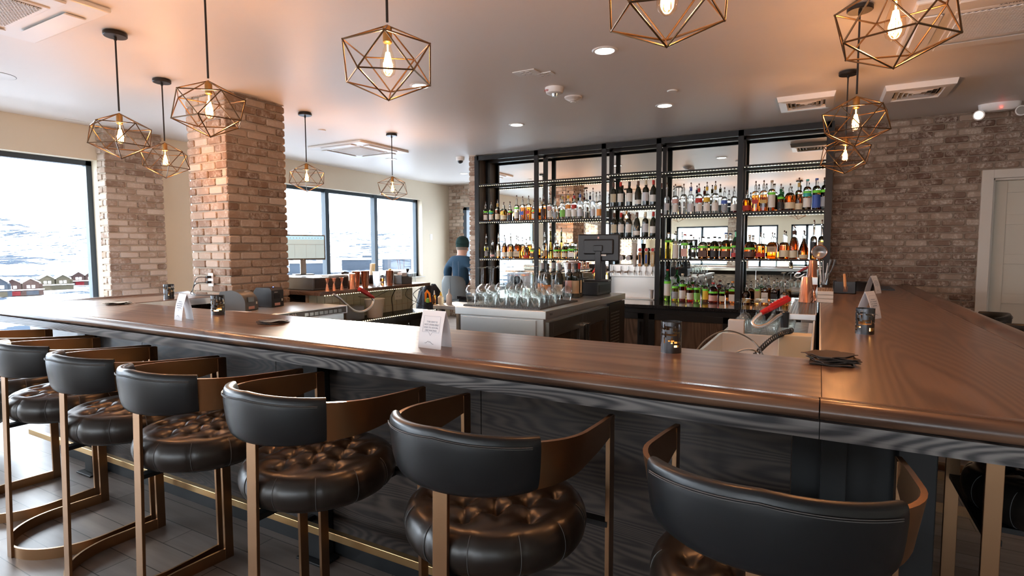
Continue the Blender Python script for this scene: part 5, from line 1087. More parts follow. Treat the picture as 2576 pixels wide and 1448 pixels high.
p = q(1974, 800, 4.03); o = MB().lathe([(0, 0), (.024, 0), (.028, .10), (.024, .10), (.02, .006), (0, .006)], n=18).build('gun_holster', 'black_plastic'); o.location = (p.x, p.y, p.z - .06); tag(o, 'black cup holster under the red soda gun at the drip shelf', 'holster')
p = at(1900, 815, X=-3.95)
X_ = -3.9
ql = lambda px, py: at(px, py, X=X_)
soda_gun((ql(932, 744), ql(903, 727)), [ql(934, 747), ql(939, 757), ql(932, 772), ql(912, 783), ql(890, 780), ql(868, 762), ql(852, 748), ql(838, 740)], 'copper-red soda gun with drooping hose below the shaker shelf')
# ------------------------------------------------------------------ side well: speed rail, glass rack, sink
ub = empty('underbar_sink', (0, 0, 0)); tag(ub, 'stainless underbar sink and ice bin along the inner side run', 'underbar sink')
x0, x1 = -.62, -.012
MB().box(x0, 2.75, .72, x1, 2.77, .86).box(x0, 2.75, .72, x0 + .02, 4.25, .86).box(x1 - .012, 2.75, .72, x1, 5.25, 1.0).box(x0, 4.23, .72, x1, 4.25, .86).box(x0, 2.75, .70, x1, 4.25, .72).build('basin', 'steel', ub, smooth=False, bevel=.003)
MB().box(x0 - .02, 4.27, .80, x1 - .02, 5.35, .83).box(x0 - .02, 4.27, .74, x0 + .0, 5.35, .80).box(x0 - .02, 4.26, .74, x1 - .02, 4.28, .83).build('drainboard', 'steel', ub, smooth=False, bevel=.003)
mb = MB()
for k in range(20): mb.box(x0 + .03, 4.30 + k * .05, .83, x1 - .05, 4.33 + k * .05, .838)
mb.build('drain_grid', 'steel_dark', ub, smooth=False)
for k, (yy) in enumerate((2.9, 3.6)): MB().box(x0, yy, 0, x0 + .04, yy + .04, .70).box(x1 - .06, yy, 0, x1 - .02, yy + .04, .70).build('leg', 'steel', ub, smooth=False)
MB().box(x0 + .02, 3.05, .861, x1 - .16, 3.09, .885).build('divider', 'black_plastic', ub, smooth=False).rotation_euler = (0, 0, 0)
k = 0
for j in range(3):
    for i in range(4):
        x, y = -.50 + i * .105, 4.42 + j * .14
        src = MESHC.get('wgB'); o = src.copy(); COL.objects.link(o); o.location = (x, y, .839)
        tag(o, 'upturned stemmed glass on the side drainboard, %s row, %s from the well edge' % (rowN[j], ORD[i]), 'wine glass', 'stemmed glasses on the drainboard')
p = at(1925, 832, Y=4.33); o = MB().box(-.055, -.03, 0, .055, .03, .12).build('plastic_tub', 'white_plastic', smooth=False, bevel=.005); o.location = (-.56 + .04, 4.34, .839); o.scale = (1, 1, .9); tag(o, 'small white plastic tub beside the stemmed glasses', 'tub')
cb = empty('chip_box', (-.10, 3.42, .861)); MB().box(-.085, -.06, 0, .085, .06, .135).build('box', 'lab_cream', cb, smooth=False, bevel=.004); tag(cb, 'cream metal box with a coiled black cord at the well corner', 'control box')
mb = MB(); P0 = Vector((-.30, 3.20, .88)); P1 = Vector((-.12, 3.42, 1.015)); pts = []
for k in range(220):
    f = k / 219; a = k * .62; c = P0.lerp(P1, f) + Vector((0, 0, .03 * math.sin(PI * f))); pts.append(c + Vector((.013 * math.cos(a) * .7, .013 * math.cos(a) * -.7, .013 * math.sin(a))))
o = MB().tube(pts, .0038, 6).build('coiled_cord', 'cord_black'); tag(o, 'coiled black cord draped over the cream box', 'cord')
for i, (pts, lb) in enumerate((([(-.55, 2.72, .90), (-.5, 2.95, 1.0), (-.42, 3.2, 1.02), (-.3, 3.3, .95), (-.2, 3.0, .87)], 'thin grey tube arching over the side sink'), ([(-.42, 2.7, .88), (-.34, 2.9, .96), (-.26, 3.0, .95), (-.2, 2.85, .87)], 'shorter grey tube looped beside the cream box'))):
    Hs = [Vector(h) for h in pts]; pp = []
    for a in range(len(Hs) - 1):
        p0_, p1_, p2_, p3_ = Hs[max(0, a - 1)], Hs[a], Hs[a + 1], Hs[min(len(Hs) - 1, a + 2)]
        for k in range(8): t = k / 8; pp.append(.5 * ((2 * p1_) + (p2_ - p0_) * t + (2 * p0_ - 5 * p1_ + 4 * p2_ - p3_) * t * t + (3 * p1_ - p0_ - 3 * p2_ + p3_) * t ** 3))
    pp.append(Hs[-1]); o = MB().tube(pp, .004, 8).build('tube', 'steel_dark'); tag(o, lb, 'tube')
# ------------------------------------------------------------------ glasswasher with receipt printers
gw = empty('glasswasher', (0, 0, 0)); tag(gw, 'low stainless glasswasher with a dark control strip beside the brick pillar', 'glasswasher')
x0, x1, y0, y1, z = -4.42, -3.70, 2.66, 3.62, .97
MB().box(x0, y0, z - .07, x1, y1, z).build('top', 'steel', gw, smooth=False, bevel=.004)
MB().box(x0 + .02, y0 + .02, .1, x1 - .03, y1 - .02, z - .07).build('cabinet', 'steel', gw, smooth=False)
MB().box(x1, y0 + .02, z - .062, x1 + .004, y1 - .02, z - .008).build('control_strip', 'grey_plastic', gw, smooth=False)
mb = MB()
for k in range(8): mb.box(x1 + .004, y0 + .48 + k * .052, z - .052, x1 + .006, y0 + .52 + k * .052, z - .025)
mb.build('button', 'steel_dark', gw, smooth=False); text(gw, 'Perlick', .030, (x1 + .0045, y0 + .36, z - .028), (PI / 2, 0, PI / 2), 'white_plastic')
MB().box(x1 - .03, y0 + .05, .14, x1 - .01, y1 - .05, z - .12).build('door', 'steel', gw, smooth=False, bevel=.003)
o = MB().box(-4.35, 2.68, z, -3.98, 2.86, z + .003).build('paper_sheet', 'white_card', smooth=False); tag(o, 'white sheet of paper lying under the receipt printers', 'paper')
def printer(x, y, w_, d, h, rz, lb, arch, led=False):
    root = empty('receipt_printer', (x, y, z + .0035), rz); mb = MB(); n = 10
    if arch:
        pr = [(-d / 2, 0), (d / 2, 0), (d / 2, h * .35)] + [(d / 2 - d * .55 * (1 - math.cos(PI / 2 * k / n)) - .0, h * .35 + h * .65 * math.sin(PI / 2 * k / n)) for k in range(1, n + 1)] + [(-d / 2 + .02, h * .92), (-d / 2, h * .7)]
    else: pr = [(-d / 2, 0), (d / 2, 0), (d / 2, h * .86), (d / 2 - .02, h), (-d / 2 + .03, h), (-d / 2, h * .8)]
    vs = [(s_ * w_ / 2, -a, b) for s_ in (-1, 1) for a, b in pr]; N = len(pr)
    mb.add(vs, [tuple(range(N)), tuple(range(N, 2 * N))[::-1]] + [(k, (k + 1) % N, N + (k + 1) % N, N + k) for k in range(N)])
    mb.build('body', 'grey_plastic' if arch else 'black_plastic', root, angle=35)
    MB().box(-w_ * .28, -d / 2 - .002, h * .42, w_ * .18, -d / 2 + .01, h * .66).build('paper_slot', 'steel_dark' if arch else 'black_steel', root, smooth=False)
    MB().box(-w_ * .25, -d / 2 - .0015, h * .06, w_ * .2, -d / 2, h * .20).build('sticker', 'lab_pink', root, smooth=False); MB().box(w_ * .32, -d / 2 - .0015, h * .28, w_ * .42, -d / 2, h * .40).build('badge', 'lab_white', root, smooth=False)
    if led: MB().lathe([(0, h), (.005, h), (.004, h + .003), (0, h + .004)], (w_ * .25, -d * .1, 0), 8).build('light', 'blue_led', root)
    text(root, 'EPSON', .012, (-w_ * .12, -d / 2 - .001, h * .76) if not arch else (0, -d * .30, h * .93), (PI / 2, 0, 0) if not arch else (R(55), 0, 0), 'lab_white')
    tag(root, lb, 'printer', 'receipt printers')
printer(-4.20, 2.90, .15, .26, .165, R(104), 'grey arched receipt printer nearest the bar on the steel top', True)
printer(-4.24, 3.22, .14, .20, .165, R(98), 'black box-shaped receipt printer with a blue light, behind the arched one', False, True)
outlet_plate('power_outlet', (-4.80, 3.055, 1.20), (PI / 2, 0, 0), .075, .12, 'white duplex outlet on the brick pillar with two black plugs')
for i, (dz, lb) in enumerate(((.024, 'upper black power cord curling from the pillar outlet'), (-.022, 'lower black power cord drooping from the pillar outlet'))):
    o = empty('charger_cable', (0, 0, 0)); MB().box(-4.812, 3.010, 1.19 + dz, -4.788, 3.052, 1.212 + dz).build('plug', 'cord_black', o, smooth=False, bevel=.003)
    Hs = [Vector(h) for h in ((-4.80, 3.01, 1.2 + dz), (-4.88, 2.97, 1.19 + dz), (-4.91, 2.95, 1.12), (-4.86 + .05 * i, 2.9, 1.078), (-4.7, 2.9, 1.074), (-4.56, 2.93, 1.073), (-4.44, 2.97, 1.02), (-4.30, 3.0, .978))]; pp = []
    for a in range(len(Hs) - 1):
        p0_, p1_, p2_, p3_ = Hs[max(0, a - 1)], Hs[a], Hs[a + 1], Hs[min(len(Hs) - 1, a + 2)]
        for k in range(8): t = k / 8; pp.append(.5 * ((2 * p1_) + (p2_ - p0_) * t + (2 * p0_ - 5 * p1_ + 4 * p2_ - p3_) * t * t + (3 * p1_ - p0_ - 3 * p2_ + p3_) * t ** 3))
    MB().tube(pp, .0035, 6).build('cable', 'cord_black', o); tag(o, lb, 'power cord')
# ------------------------------------------------------------------ window-side counter past the brick pillar: splashback, lower shelf, bar tools
BK = empty('underbar_shelf', (0, 0, 0)); tag(BK, 'tiled splashback with a lit black lower shelf under the far counter', 'underbar shelving')
MB().box(-4.36, 3.72, .10, -4.33, 5.30, BT - tk - .002).build('backing', 'tile_grout' if 'tile_grout' in M else 'mortar', BK, smooth=False)
mb = MB()
for j in range(9):
    for i in range(16): mb.box(-4.33, 3.735 + i * .098, .12 + j * .101, -4.324, 3.735 + i * .098 + .092, .12 + j * .101 + .095)
mb.build('tiles', 'tile', BK, smooth=False)
mb = MB().box(-4.33, 3.9, .735, -3.93, 5.26, .75).box(-3.945, 3.9, .69, -3.925, 5.26, .765); mb.build('shelf', 'black_steel', BK, smooth=False); mb = MB()
for k in range(44): mb.box(-3.924, 3.92 + k * .030, .758, -3.921, 3.927 + k * .030, .765)
mb.build('led_strip', 'led', BK, smooth=False); mb = MB()
for k in range(50): mb.box(-4.12, 3.74 + k * .031, BT - tk - .006, -4.115, 3.747 + k * .031, BT - tk - .001)
mb.build('led_strip', 'led', BK, smooth=False)
MB().box(-4.33, 3.72, .02, -3.95, 3.74, .75).box(-4.33, 5.26, .02, -3.95, 5.28, .75).box(-4.33, 3.74, .30, -3.96, 5.26, .32).build('support', 'steel', BK, smooth=False)
for i, (y, m_, ds) in enumerate(((4.35, 'liq_red', 'red bottle on the low rack beneath the far counter, nearest the sunlight'), (4.60, 'liq_clear', 'clear bottle on the low rack beneath the far counter'), (4.92, 'liq_red', 'red-labelled bottle on the low rack, farthest along the counter'))):
    o = bottle((-4.08, y, .321), 'tall', liq=m_, h=.33, lab='lab_red' if i == 2 else 'lab_white'); tag(o, ds, 'bottle', 'bottles on the low rack')
o = MB().lathe([(.0, 0), (.085, 0), (.11, .19), (.115, .195), (.108, .195), (.08, .006), (0, .006)], n=28, sx=.8, sy=1.1).build('white_bin', 'white_plastic'); o.location = (-4.12, 4.42, .751); tag(o, 'white plastic bin on the lit lower shelf', 'bin')
o = MB().box(-.09, -.13, 0, .09, .13, .15).build('black_speaker_box', 'grey_plastic', smooth=False, bevel=.01); o.location = (-4.15, 4.08, .751); tag(o, 'dark square appliance on the lower shelf behind the soda gun hose', 'appliance')
outlet_plate('power_outlet', (-4.322, 5.03, .94), (PI / 2, 0, PI / 2), .13, .12, 'double white outlet plate on the lit splashback tiles')
def cable(pts, r, lb, nm='cable', m='cord_black'):
    Hs = [Vector(h) for h in pts]; pp = []
    for a in range(len(Hs) - 1):
        p0_, p1_, p2_, p3_ = Hs[max(0, a - 1)], Hs[a], Hs[a + 1], Hs[min(len(Hs) - 1, a + 2)]
        for k in range(8): t = k / 8; pp.append(.5 * ((2 * p1_) + (p2_ - p0_) * t + (2 * p0_ - 5 * p1_ + 4 * p2_ - p3_) * t * t + (3 * p1_ - p0_ - 3 * p2_ + p3_) * t ** 3))
    pp.append(Hs[-1]); o = MB().tube(pp, r, 6).build(nm, m); tag(o, lb, 'cable', 'cables under the far counter'); return o
cable([(-4.09, 5.20, 1.03), (-4.15, 5.10, .95), (-4.20, 5.22, .86), (-4.15, 5.05, .80), (-4.05, 4.95, .76)], .004, 'looping black cable beside the splashback outlet')
cable([(-4.09, 4.72, 1.03), (-4.18, 4.76, .93), (-4.12, 4.70, .84), (-4.08, 4.66, .755)], .006, 'thick black cable hanging under the far counter to the shelf')
cable([(-4.085, 4.15, .99), (-4.05, 4.32, .97), (-4.08, 4.5, 1.0), (-4.08, 4.62, 1.03)], .003, 'thin black cable sagging along the counter underside')
cable([(-4.08, 4.92, 1.03), (-4.16, 4.98, .93), (-4.10, 5.12, .84), (-4.02, 5.2, .77)], .003, 'thin dark cable crossing down to the shelf end')
# on the counter
cd_ = empty('cash_drawer', (-4.52, 4.02, BT)); MB().box(-.20, -.235, .004, .20, .235, .125).build('body', 'grey_plastic', cd_, smooth=False, bevel=.006)
MB().box(.20, -.215, .02, .203, .215, .11).build('drawer_front', 'black_plastic', cd_, smooth=False); MB().box(.203, -.15, .07, .2045, .06, .075).build('slot', 'black_steel', cd_, smooth=False); MB().lathe([(0, 0), (.010, 0), (.010, .006), (0, .006)], n=12).build('lock', 'chrome', cd_).location = (.203, .12, .05)
MB().box(-.19, -.22, 0, .19, .22, .004).build('foot', 'black_plastic', cd_, smooth=False); tag(cd_, 'grey cash drawer past the brick pillar, under the bright screen', 'cash drawer')
pc = at(762, 622, Y=4.16); ms = empty('order_screen', (pc.x + .0, 4.16, BT + .126), R(63)); zc = pc.z - BT - .126
MB().box(-.235, -.012, zc - .135, .235, .012, zc + .135).build('display', 'grey_plastic', ms, smooth=False, bevel=.005)
q = MB().box(-.222, -.0135, zc - .118, .222, -.012, zc + .122).build('screen', 'screen', ms, smooth=False)
mb = MB().box(-.222, -.0142, zc + .085, .222, -.0136, zc + .122); mb.build('tool_bar', 'lab_blue', ms, smooth=False).data.materials[0] = mat('screen_bar', (.2, .35, .45), .4, emit=(.30, .52, .66), es=.8)
mb = MB()
for k in range(13): mb.box(-.20 + k * .032, -.0150, zc + .098, -.188 + k * .032, -.0143, zc + .104)
for xx in (-.09, .03, .13): mb.box(xx, -.0145, zc - .11, xx + .0015, -.0137, zc + .03)
mb.box(-.22, -.0145, zc + .03, .22, -.0137, zc + .033); mb.build('print', 'ink', ms, smooth=False)
MB().box(-.03, .0, .01, .03, .03, zc - .02).build('stand', 'steel_dark', ms, smooth=False, bevel=.004); MB().box(-.10, -.07, 0, .10, .09, .012).build('base', 'black_plastic', ms, smooth=False, bevel=.004)
text(ms, 'hp', .014, (0, -.0125, zc - .127), (PI / 2, 0, 0), 'lab_white'); tag(ms, 'lit computer screen beside the brick pillar, in front of the windows', 'monitor')
kb = MB().box(-.08, -.16, 0, .08, .16, .012).build('keyboard', 'white_plastic', smooth=False, bevel=.003); kb.location = (-4.44, 4.17, BT + .126 + .0); kb.scale = (.8, .8, 1); tag(kb, 'pale keyboard lying on the grey cash drawer', 'keyboard')
o = MB().tube([(-.02, -.03, .012), (0, 0, .02), (.02, .04, .014)], [.012, .014, .008], 8).build('barcode_scanner', 'black_plastic'); o.location = (-4.36, 4.24, BT + .138); tag(o, 'small black hand scanner on the cash drawer edge', 'scanner')
for i, (x, y, ds) in enumerate(((-4.135, 3.79, 'copper jigger at the counter edge, nearest the cash drawer'), (-4.13, 3.87, 'middle copper jigger of the three at the counter edge'), (-4.135, 3.975, 'copper jigger at the counter edge, nearest the copper tins'))): jigger((x, y, BT), ds, .125)
shaker((-4.16, 4.14, BT), 'upturned copper tin with bright base beside the jiggers', h=.155, rb=.040, rt=.030)
shaker((-4.26, 4.30, BT), 'tall copper tin standing open, half hidden behind its neighbour', inv=False, h=.17, rb=.043, rt=.030)
shaker((-4.17, 4.34, BT), 'tall open copper tin in front of its twin', inv=False, h=.175, rb=.044, rt=.030)
shaker((-4.18, 4.73, BT), 'open copper tin past the frosted glass', inv=False, h=.165, rb=.042, rt=.030)
mat('cut_glass', (.95, .98, 1), .1, 0, .9, 1.4, bump=((90, 90, 90), .8, .004))
shaker((-4.19, 4.53, BT), 'clear textured mixing glass between the copper tins', inv=False, h=.16, rb=.042, rt=.033, m='cut_glass', nm='mixing_glass', grp='mixing tools')
o = empty('plastic_jar', (-4.52, 4.42, BT)); MB().lathe([(0, 0), (.04, 0), (.042, .01), (.042, .075), (.036, .085), (0, .085)], n=20).build('jar', 'glass_frost', o); MB().lathe([(0, .085), (.038, .085), (.038, .10), (0, .10)], n=20).build('lid', 'lid_blue' if 'lid_blue' in M else 'lab_blue', o); tag(o, 'clear plastic jar with a blue lid behind the jiggers', 'jar')
o = MB().box(-.16, -.24, 0, .16, .24, .10).build('bottle_tray', 'grey_plastic', smooth=False, bevel=.02); o.location = (-4.85, 4.75, BT); tag(o, 'grey storage bin behind the copper tins', 'storage bin')
o = MB().box(-.15, -.2, 0, .15, .2, .012).build('clipboard', 'white_card', smooth=False, bevel=.002); o.location = (-4.87, 4.78, BT + .1); o.rotation_euler = (R(0), 0, R(12)); tag(o, 'white menu board lying on the grey storage bin', 'clipboard')
o = bottle((-4.36, 4.94, BT), 'round', liq='liq_clear', lab='lab_pink', labz=(.1, .95), pour=False, cap='lab_yellow', h=.17); tag(o, 'bitters bottle with a yellow cap beside the black organiser', 'bottle', 'bitters')
o = bottle((-4.40, 4.85, BT), 'squat', liq='liq_deep', lab='lab_white', pour=False, cap='lab_black', h=.10); tag(o, 'tiny dark-capped jar in front of the yellow-capped bitters', 'bottle', 'bitters')
cy_ = empty('bar_organiser', (-4.26, 5.05, BT)); MB().prism([(-.06, -.09), (.06, -.09), (.06, .09), (-.06, .09)], 0, .005).box(-.06, -.09, 0, .06, -.086, .105).box(-.06, .086, 0, .06, .09, .085).box(-.06, -.09, 0, -.056, .09, .105).box(.056, -.09, 0, .06, .03, .09).box(.056, .03, 0, .06, .09, .07).build('box', 'grey_plastic', cy_, smooth=False)
mb = MB().box(-.04, -.05, .01, .03, .03, .13); mb.build('napkins', 'white_card', cy_, smooth=False); mb = MB()
for a, b in ((-.02, -.06), (.0, -.045), (.02, .0)): mb.tube([(a * .3, b * .3, .02), (a * 1.2, b * 1.3, .30)], .0016, 5)
mb.build('straw', 'lab_red', cy_); mb = MB()
for a in (.05, .07): mb.tube([(.0, a, .02), (.0, a + .02, .13), (0, a + .028, .17)], [.004, .006, .014], 8)
mb.build('muddler', 'black_plastic', cy_); tag(cy_, 'black bar organiser with tall picks and muddlers at the counter end', 'bar caddy')
g = empty('straw_glass', (-4.22, 5.19, BT)); MB().lathe([(.028, 0), (.033, .13), (.031, .13), (.0265, .006), (0, .006), (0, 0)], n=20).build('glass', 'crystal', g); tag(g, 'tall clear glass between the organiser and the last printer', 'glass')
b_m = empty('menu_holder', (-4.62, 4.93, BT)); MB().box(-.03, -.05, 0, .03, .05, .10).build('box', 'black_plastic', b_m, smooth=False); mb = MB()
for k in range(4): mb.obox((0, -.03 + k * .018, .14), (.03, 0, 0), (0, .006, .0), (.0, .02, .19))
mb.build('cards', 'lab_cream', b_m, smooth=False); tag(b_m, 'black holder with upright cream cards by the window mullion', 'card holder')
rp_ = empty('label_printer', (-4.50, 5.20, BT), R(80)); N = 10; d, h = .20, .14
pr = [(-.1, 0), (.1, 0), (.1, .10)] + [(.1 - .2 * k / N, .10 + .04 * math.sin(PI * k / N / 1.6)) for k in range(1, N)] + [(-.1, .085)]
vs = [(s_ * .08, -a, b) for s_ in (-1, 1) for a, b in pr]; n_ = len(pr)
MB().add(vs, [tuple(range(n_)), tuple(range(n_, 2 * n_))[::-1]] + [(k, (k + 1) % n_, n_ + (k + 1) % n_, n_ + k) for k in range(n_)]).build('body', 'grey_plastic', rp_, angle=30); MB().box(-.07, -.102, .01, .07, -.1, .04).build('slot', 'black_steel', rp_, smooth=False); tag(rp_, 'dark grey domed printer at the far end of the window-side counter', 'printer', 'receipt printers')
# garnish station between the far counter and the cooler
gs = empty('garnish_station', (0, 0, 0)); tag(gs, 'stainless ledge with garnish tools beside the bar cooler', 'work table'); MB().box(-3.45, 4.55, .86, -2.62, 4.95, .90).build('top', 'steel', gs, smooth=False, bevel=.003)
for x, y in ((-3.42, 4.58), (-2.66, 4.58), (-3.42, 4.92), (-2.66, 4.92)): MB().box(x, y, 0, x + .03, y + .03, .86).build('leg', 'steel', gs, smooth=False)
MB().box(-3.42, 4.58, .35, -2.65, 4.92, .37).build('lower_shelf', 'steel', gs, smooth=False)
def gx(px): return at(px, 780, Y=4.68).x
o = empty('citrus_press', (gx(1074), 4.70, .90)); MB().tube([(-.03, 0, .01), (-.03, 0, .10), (-.01, 0, .125), (.02, 0, .10), (.035, 0, .01)], [.010, .012, .014, .012, .009], 10).build('arm', 'orange_plastic', o); MB().lathe([(0, .0), (.022, .005), (.026, .03), (.015, .05), (0, .052)], n=14).build('cup', 'lab_green', o); tag(o, 'orange hand juicer on the garnish ledge', 'juicer')
for px, m_, hh, ds in ((1096, 'liq_deep', .12, 'small amber dropper bottle on the garnish ledge'), (1112, 'lab_yellow', .11, 'pale squeeze bottle with yellow tip on the garnish ledge'), (1133, 'white_plastic', .14, 'white squeeze bottle next to the bar cooler')):
    o = empty('squeeze_bottle', (gx(px), 4.66, .90)); r_ = .02 if px == 1096 else .030
    MB().lathe([(0, 0), (r_, 0), (r_, hh * .65), (r_ * .5, hh * .8), (0, hh * .8)], n=16).build('body', m_ if px != 1112 else 'lab_cream', o); MB().lathe([(r_ * .45, hh * .8), (.004, hh * 1.15), (0, hh * 1.15)], n=10).build('tip', 'lab_yellow' if px == 1112 else 'white_plastic', o); tag(o, ds, 'bottle', 'squeeze bottles')
# ------------------------------------------------------------------ seated man seen from behind, chair and coat
def skin(name, nodes, edges, m, parent=None, sub=2, root=0):
    me = bpy.data.meshes.new(name); me.from_pydata([n[0] for n in nodes], edges, []); o = bpy.data.objects.new(name, me); COL.objects.link(o)
    sk = o.modifiers.new('skin', 'SKIN'); sk.use_smooth_shade = True; sk.branch_smoothing = .6
    for i, n in enumerate(nodes):
        r = n[1]; d = me.skin_vertices[0].data[i]; d.radius = r if isinstance(r, tuple) else (r, r); d.use_root = (i == root)
    sb = o.modifiers.new('sub', 'SUBSURF'); sb.levels = sub; sb.render_levels = sub
    bpy.context.view_layer.update(); m2_ = bpy.data.meshes.new_from_object(o.evaluated_get(bpy.context.evaluated_depsgraph_get())); bpy.data.objects.remove(o)
    m2_.materials.clear(); m2_.materials.append(M[m]); o = bpy.data.objects.new(name, m2_); COL.objects.link(o)
    for p_ in m2_.polygons: p_.use_smooth = True
    if parent: o.parent = parent
    return o
mat('skin', (.62, .38, .29), .55); mat('navy_knit', (.018, .055, .10), .9, bump=((60, 60, 20), .6, .004)); mat('beanie_green', (.008, .035, .032), .95, bump=((20, 20, 200), .5, .004)); mat('jeans', (.05, .09, .17), .9); mat('grey_hair', (.20, .16, .13), .8); mat('shoe', (.05, .03, .02), .6)
MX, MYY = -4.93, 7.22; SZ = .76
bodyN = [((0, 0, SZ + .10), (.15, .12)), ((0, .01, SZ + .28), (.135, .105)), ((0, .0, SZ + .44), (.175, .12)), ((0, .01, SZ + .54), (.15, .10)), ((0, .02, SZ + .60), (.078, .074)), ((0, .045, SZ + .645), (.076, .080)), ((0, .055, SZ + .71), (.094, .104)), ((0, .055, SZ + .80), (.084, .097)),
         ((-.185, .0, SZ + .52), .078), ((-.262, .0, SZ + .38), .060), ((-.280, .04, SZ + .225), .050), ((-.22, .20, SZ + .23), .037), ((-.17, .33, SZ + .27), .026),
         ((.185, .0, SZ + .52), .078), ((.262, .0, SZ + .38), .060), ((.280, .04, SZ + .225), .050), ((.20, .20, SZ + .23), .037), ((.12, .33, SZ + .27), .026),
         ((-.10, .12, SZ + .07), .085), ((-.13, .42, SZ + .05), .07), ((-.13, .46, SZ - .20), .055), ((-.13, .40, SZ - .42), .042), ((-.13, .48, SZ - .46), .035),
         ((.10, .12, SZ + .07), .085), ((.13, .42, SZ + .05), .07), ((.13, .46, SZ - .20), .055), ((.13, .40, SZ - .42), .042), ((.13, .48, SZ - .46), .035)]
bodyE = [(0, 1), (1, 2), (2, 3), (3, 4), (4, 5), (5, 6), (6, 7), (3, 8), (8, 9), (9, 10), (10, 11), (11, 12), (3, 13), (13, 14), (14, 15), (15, 16), (16, 17), (0, 18), (18, 19), (19, 20), (20, 21), (21, 22), (0, 23), (23, 24), (24, 25), (25, 26), (26, 27)]
man = skin('person', bodyN, bodyE, 'skin'); man.location = (MX, MYY, 0); man.rotation_euler = (0, 0, R(-4))
tag(man, 'person seated facing away in a dark green beanie and navy zip jacket', 'person')
def sub_skin(ids, grow, name, m, extra=()):
    mp_ = {k: i for i, k in enumerate(ids)}; N_ = [(bodyN[k][0], tuple(v + grow for v in bodyN[k][1]) if isinstance(bodyN[k][1], tuple) else bodyN[k][1] + grow) for k in ids]
    return skin(name, N_, [(mp_[a], mp_[b]) for a, b in bodyE if a in mp_ and b in mp_], m, man)
sub_skin([0, 1, 2, 3, 4, 8, 9, 10, 11, 13, 14, 15, 16], .016, 'jacket', 'navy_knit'); sub_skin([0, 18, 19, 20, 21, 23, 24, 25, 26], .012, 'trousers', 'jeans')
o = MB().lathe([(.092, 0), (.099, .01), (.102, .05), (.098, .055), (.103, .06), (.099, .10), (.080, .145), (.042, .172), (0, .180)], n=28, sy=1.12).build('beanie', 'beanie_green', man, angle=80); o.location = (0, .058, SZ + .735)
MB().lathe([(.071, 0), (.076, .03), (.077, .05)], n=24, sx=1.22, sy=1.32).build('hair', 'grey_hair', man).location = (0, .052, SZ + .695)
for s_ in (-1, 1):
    o = MB().lathe([(0, -.030), (.010, -.022), (.016, 0), (.014, .018), (0, .028)], n=12, sx=.55).build('ear', 'skin', man); o.location = (s_ * .100, .065, SZ + .705)
    hand = [((0, 0, 0), (.028, .016)), ((0, .045, 0), (.034, .014)), ((0, .08, 0), (.034, .012))]; E2 = [(0, 1), (1, 2)]
    for f, (dx, L_) in enumerate(((-.026, .055), (-.009, .068), (.009, .064), (.026, .050))):
        b = len(hand); hand += [((dx, .095, -.002), .009), ((dx * 1.05, .095 + L_ * .5, -.014), .0085), ((dx * 1.05, .095 + L_ * .75, -.034), .0075)]; E2 += [(2, b), (b, b + 1), (b + 1, b + 2)]
    b = len(hand); hand += [((-s_ * .036, .03, -.004), .011), ((-s_ * .052, .062, -.014), .0095), ((-s_ * .045, .088, -.024), .008)]; E2 += [(0, b), (b, b + 1), (b + 1, b + 2)]
    o = skin('hand', hand, E2, 'skin', man, 1); o.location = ((-.17, .335, SZ + .275) if s_ < 0 else (.12, .335, SZ + .275)); o.rotation_euler = (R(12), 0, R(-20 * s_))
    o = MB().lathe([(0, 0), (.045, 0), (.048, .03), (.035, .07), (0, .08)], n=16, sy=2.1).build('shoe', 'shoe', man); o.location = (s_ * .13, .47, SZ - .505)
MB().lathe([(0, -.012), (.010, -.006), (.012, .004), (.006, .016), (0, .02)], n=10).build('nose', 'skin', man).location = (0, .158, SZ + .715)
mb = MB()
for s_ in (-1, 1): mb.tube([(s_ * .05, -.118, SZ + .52), (s_ * .062, -.126, SZ + .40), (s_ * .055, -.122, SZ + .22)], .0016, 5)
mb.build('back_seam', 'ink', man)
ph = MB().box(-.10, -.045, 0, .10, .045, .012).build('phone', 'chrome', smooth=False, bevel=.003); ph.location = (MX - .04, MYY + .47, SZ + .27); ph.rotation_euler = (R(20), 0, R(80)); tag(ph, 'silver device held by the seated person', 'phone')
ch = empty('high_chair', (MX + .0, MYY - .02, 0), R(-4)); vs = []; n = 14; mm = 10; mat('chair_grey', (.10, .115, .12), .6)
for t in (0, .022):
    for j in range(mm + 1):
        z = .70 + .36 * j / mm; wj = .235 * (1 - .10 * (j / mm) ** 6) * (.9 + .1 * math.sin(PI * j / mm))
        for i in range(n + 1): a = (i / n - .5) * 2; vs.append((wj * a, -.205 - .02 * j / mm - t + .075 * a * a, z - (.035 * abs(a) ** 5 if j > mm - 2 else 0)))
G = (n + 1) * (mm + 1); fs = [(j * (n + 1) + i, j * (n + 1) + i + 1, (j + 1) * (n + 1) + i + 1, (j + 1) * (n + 1) + i) for j in range(mm) for i in range(n)]; fs += [tuple(G + q for q in f)[::-1] for f in fs]
bd = list(range(n + 1)) + [(n + 1) * j + n for j in range(1, mm + 1)] + [G - 1 - i for i in range(1, n + 1)] + [(n + 1) * (mm - j) for j in range(1, mm)]
fs += [(bd[i], bd[(i + 1) % len(bd)], G + bd[(i + 1) % len(bd)], G + bd[i]) for i in range(len(bd))]
bkp = MB().add(vs, fs).build('backrest', 'chair_grey', ch, angle=60); MB().tube([(0, -.229, .72), (0, -.24, .88), (0, -.249, 1.04)], .0018, 5).build('stitching', 'thread', bkp)
MB().box(-.22, -.20, .655, .22, .21, .705).build('seat', 'chair_grey', ch, smooth=False, bevel=.02)
for sx in (-1, 1):
    for sy in (-1, 1): MB().tube([(sx * .17, sy * .16, .66), (sx * .21, sy * .20, 0)], .011, 8).build('leg', 'steel_dark', ch)
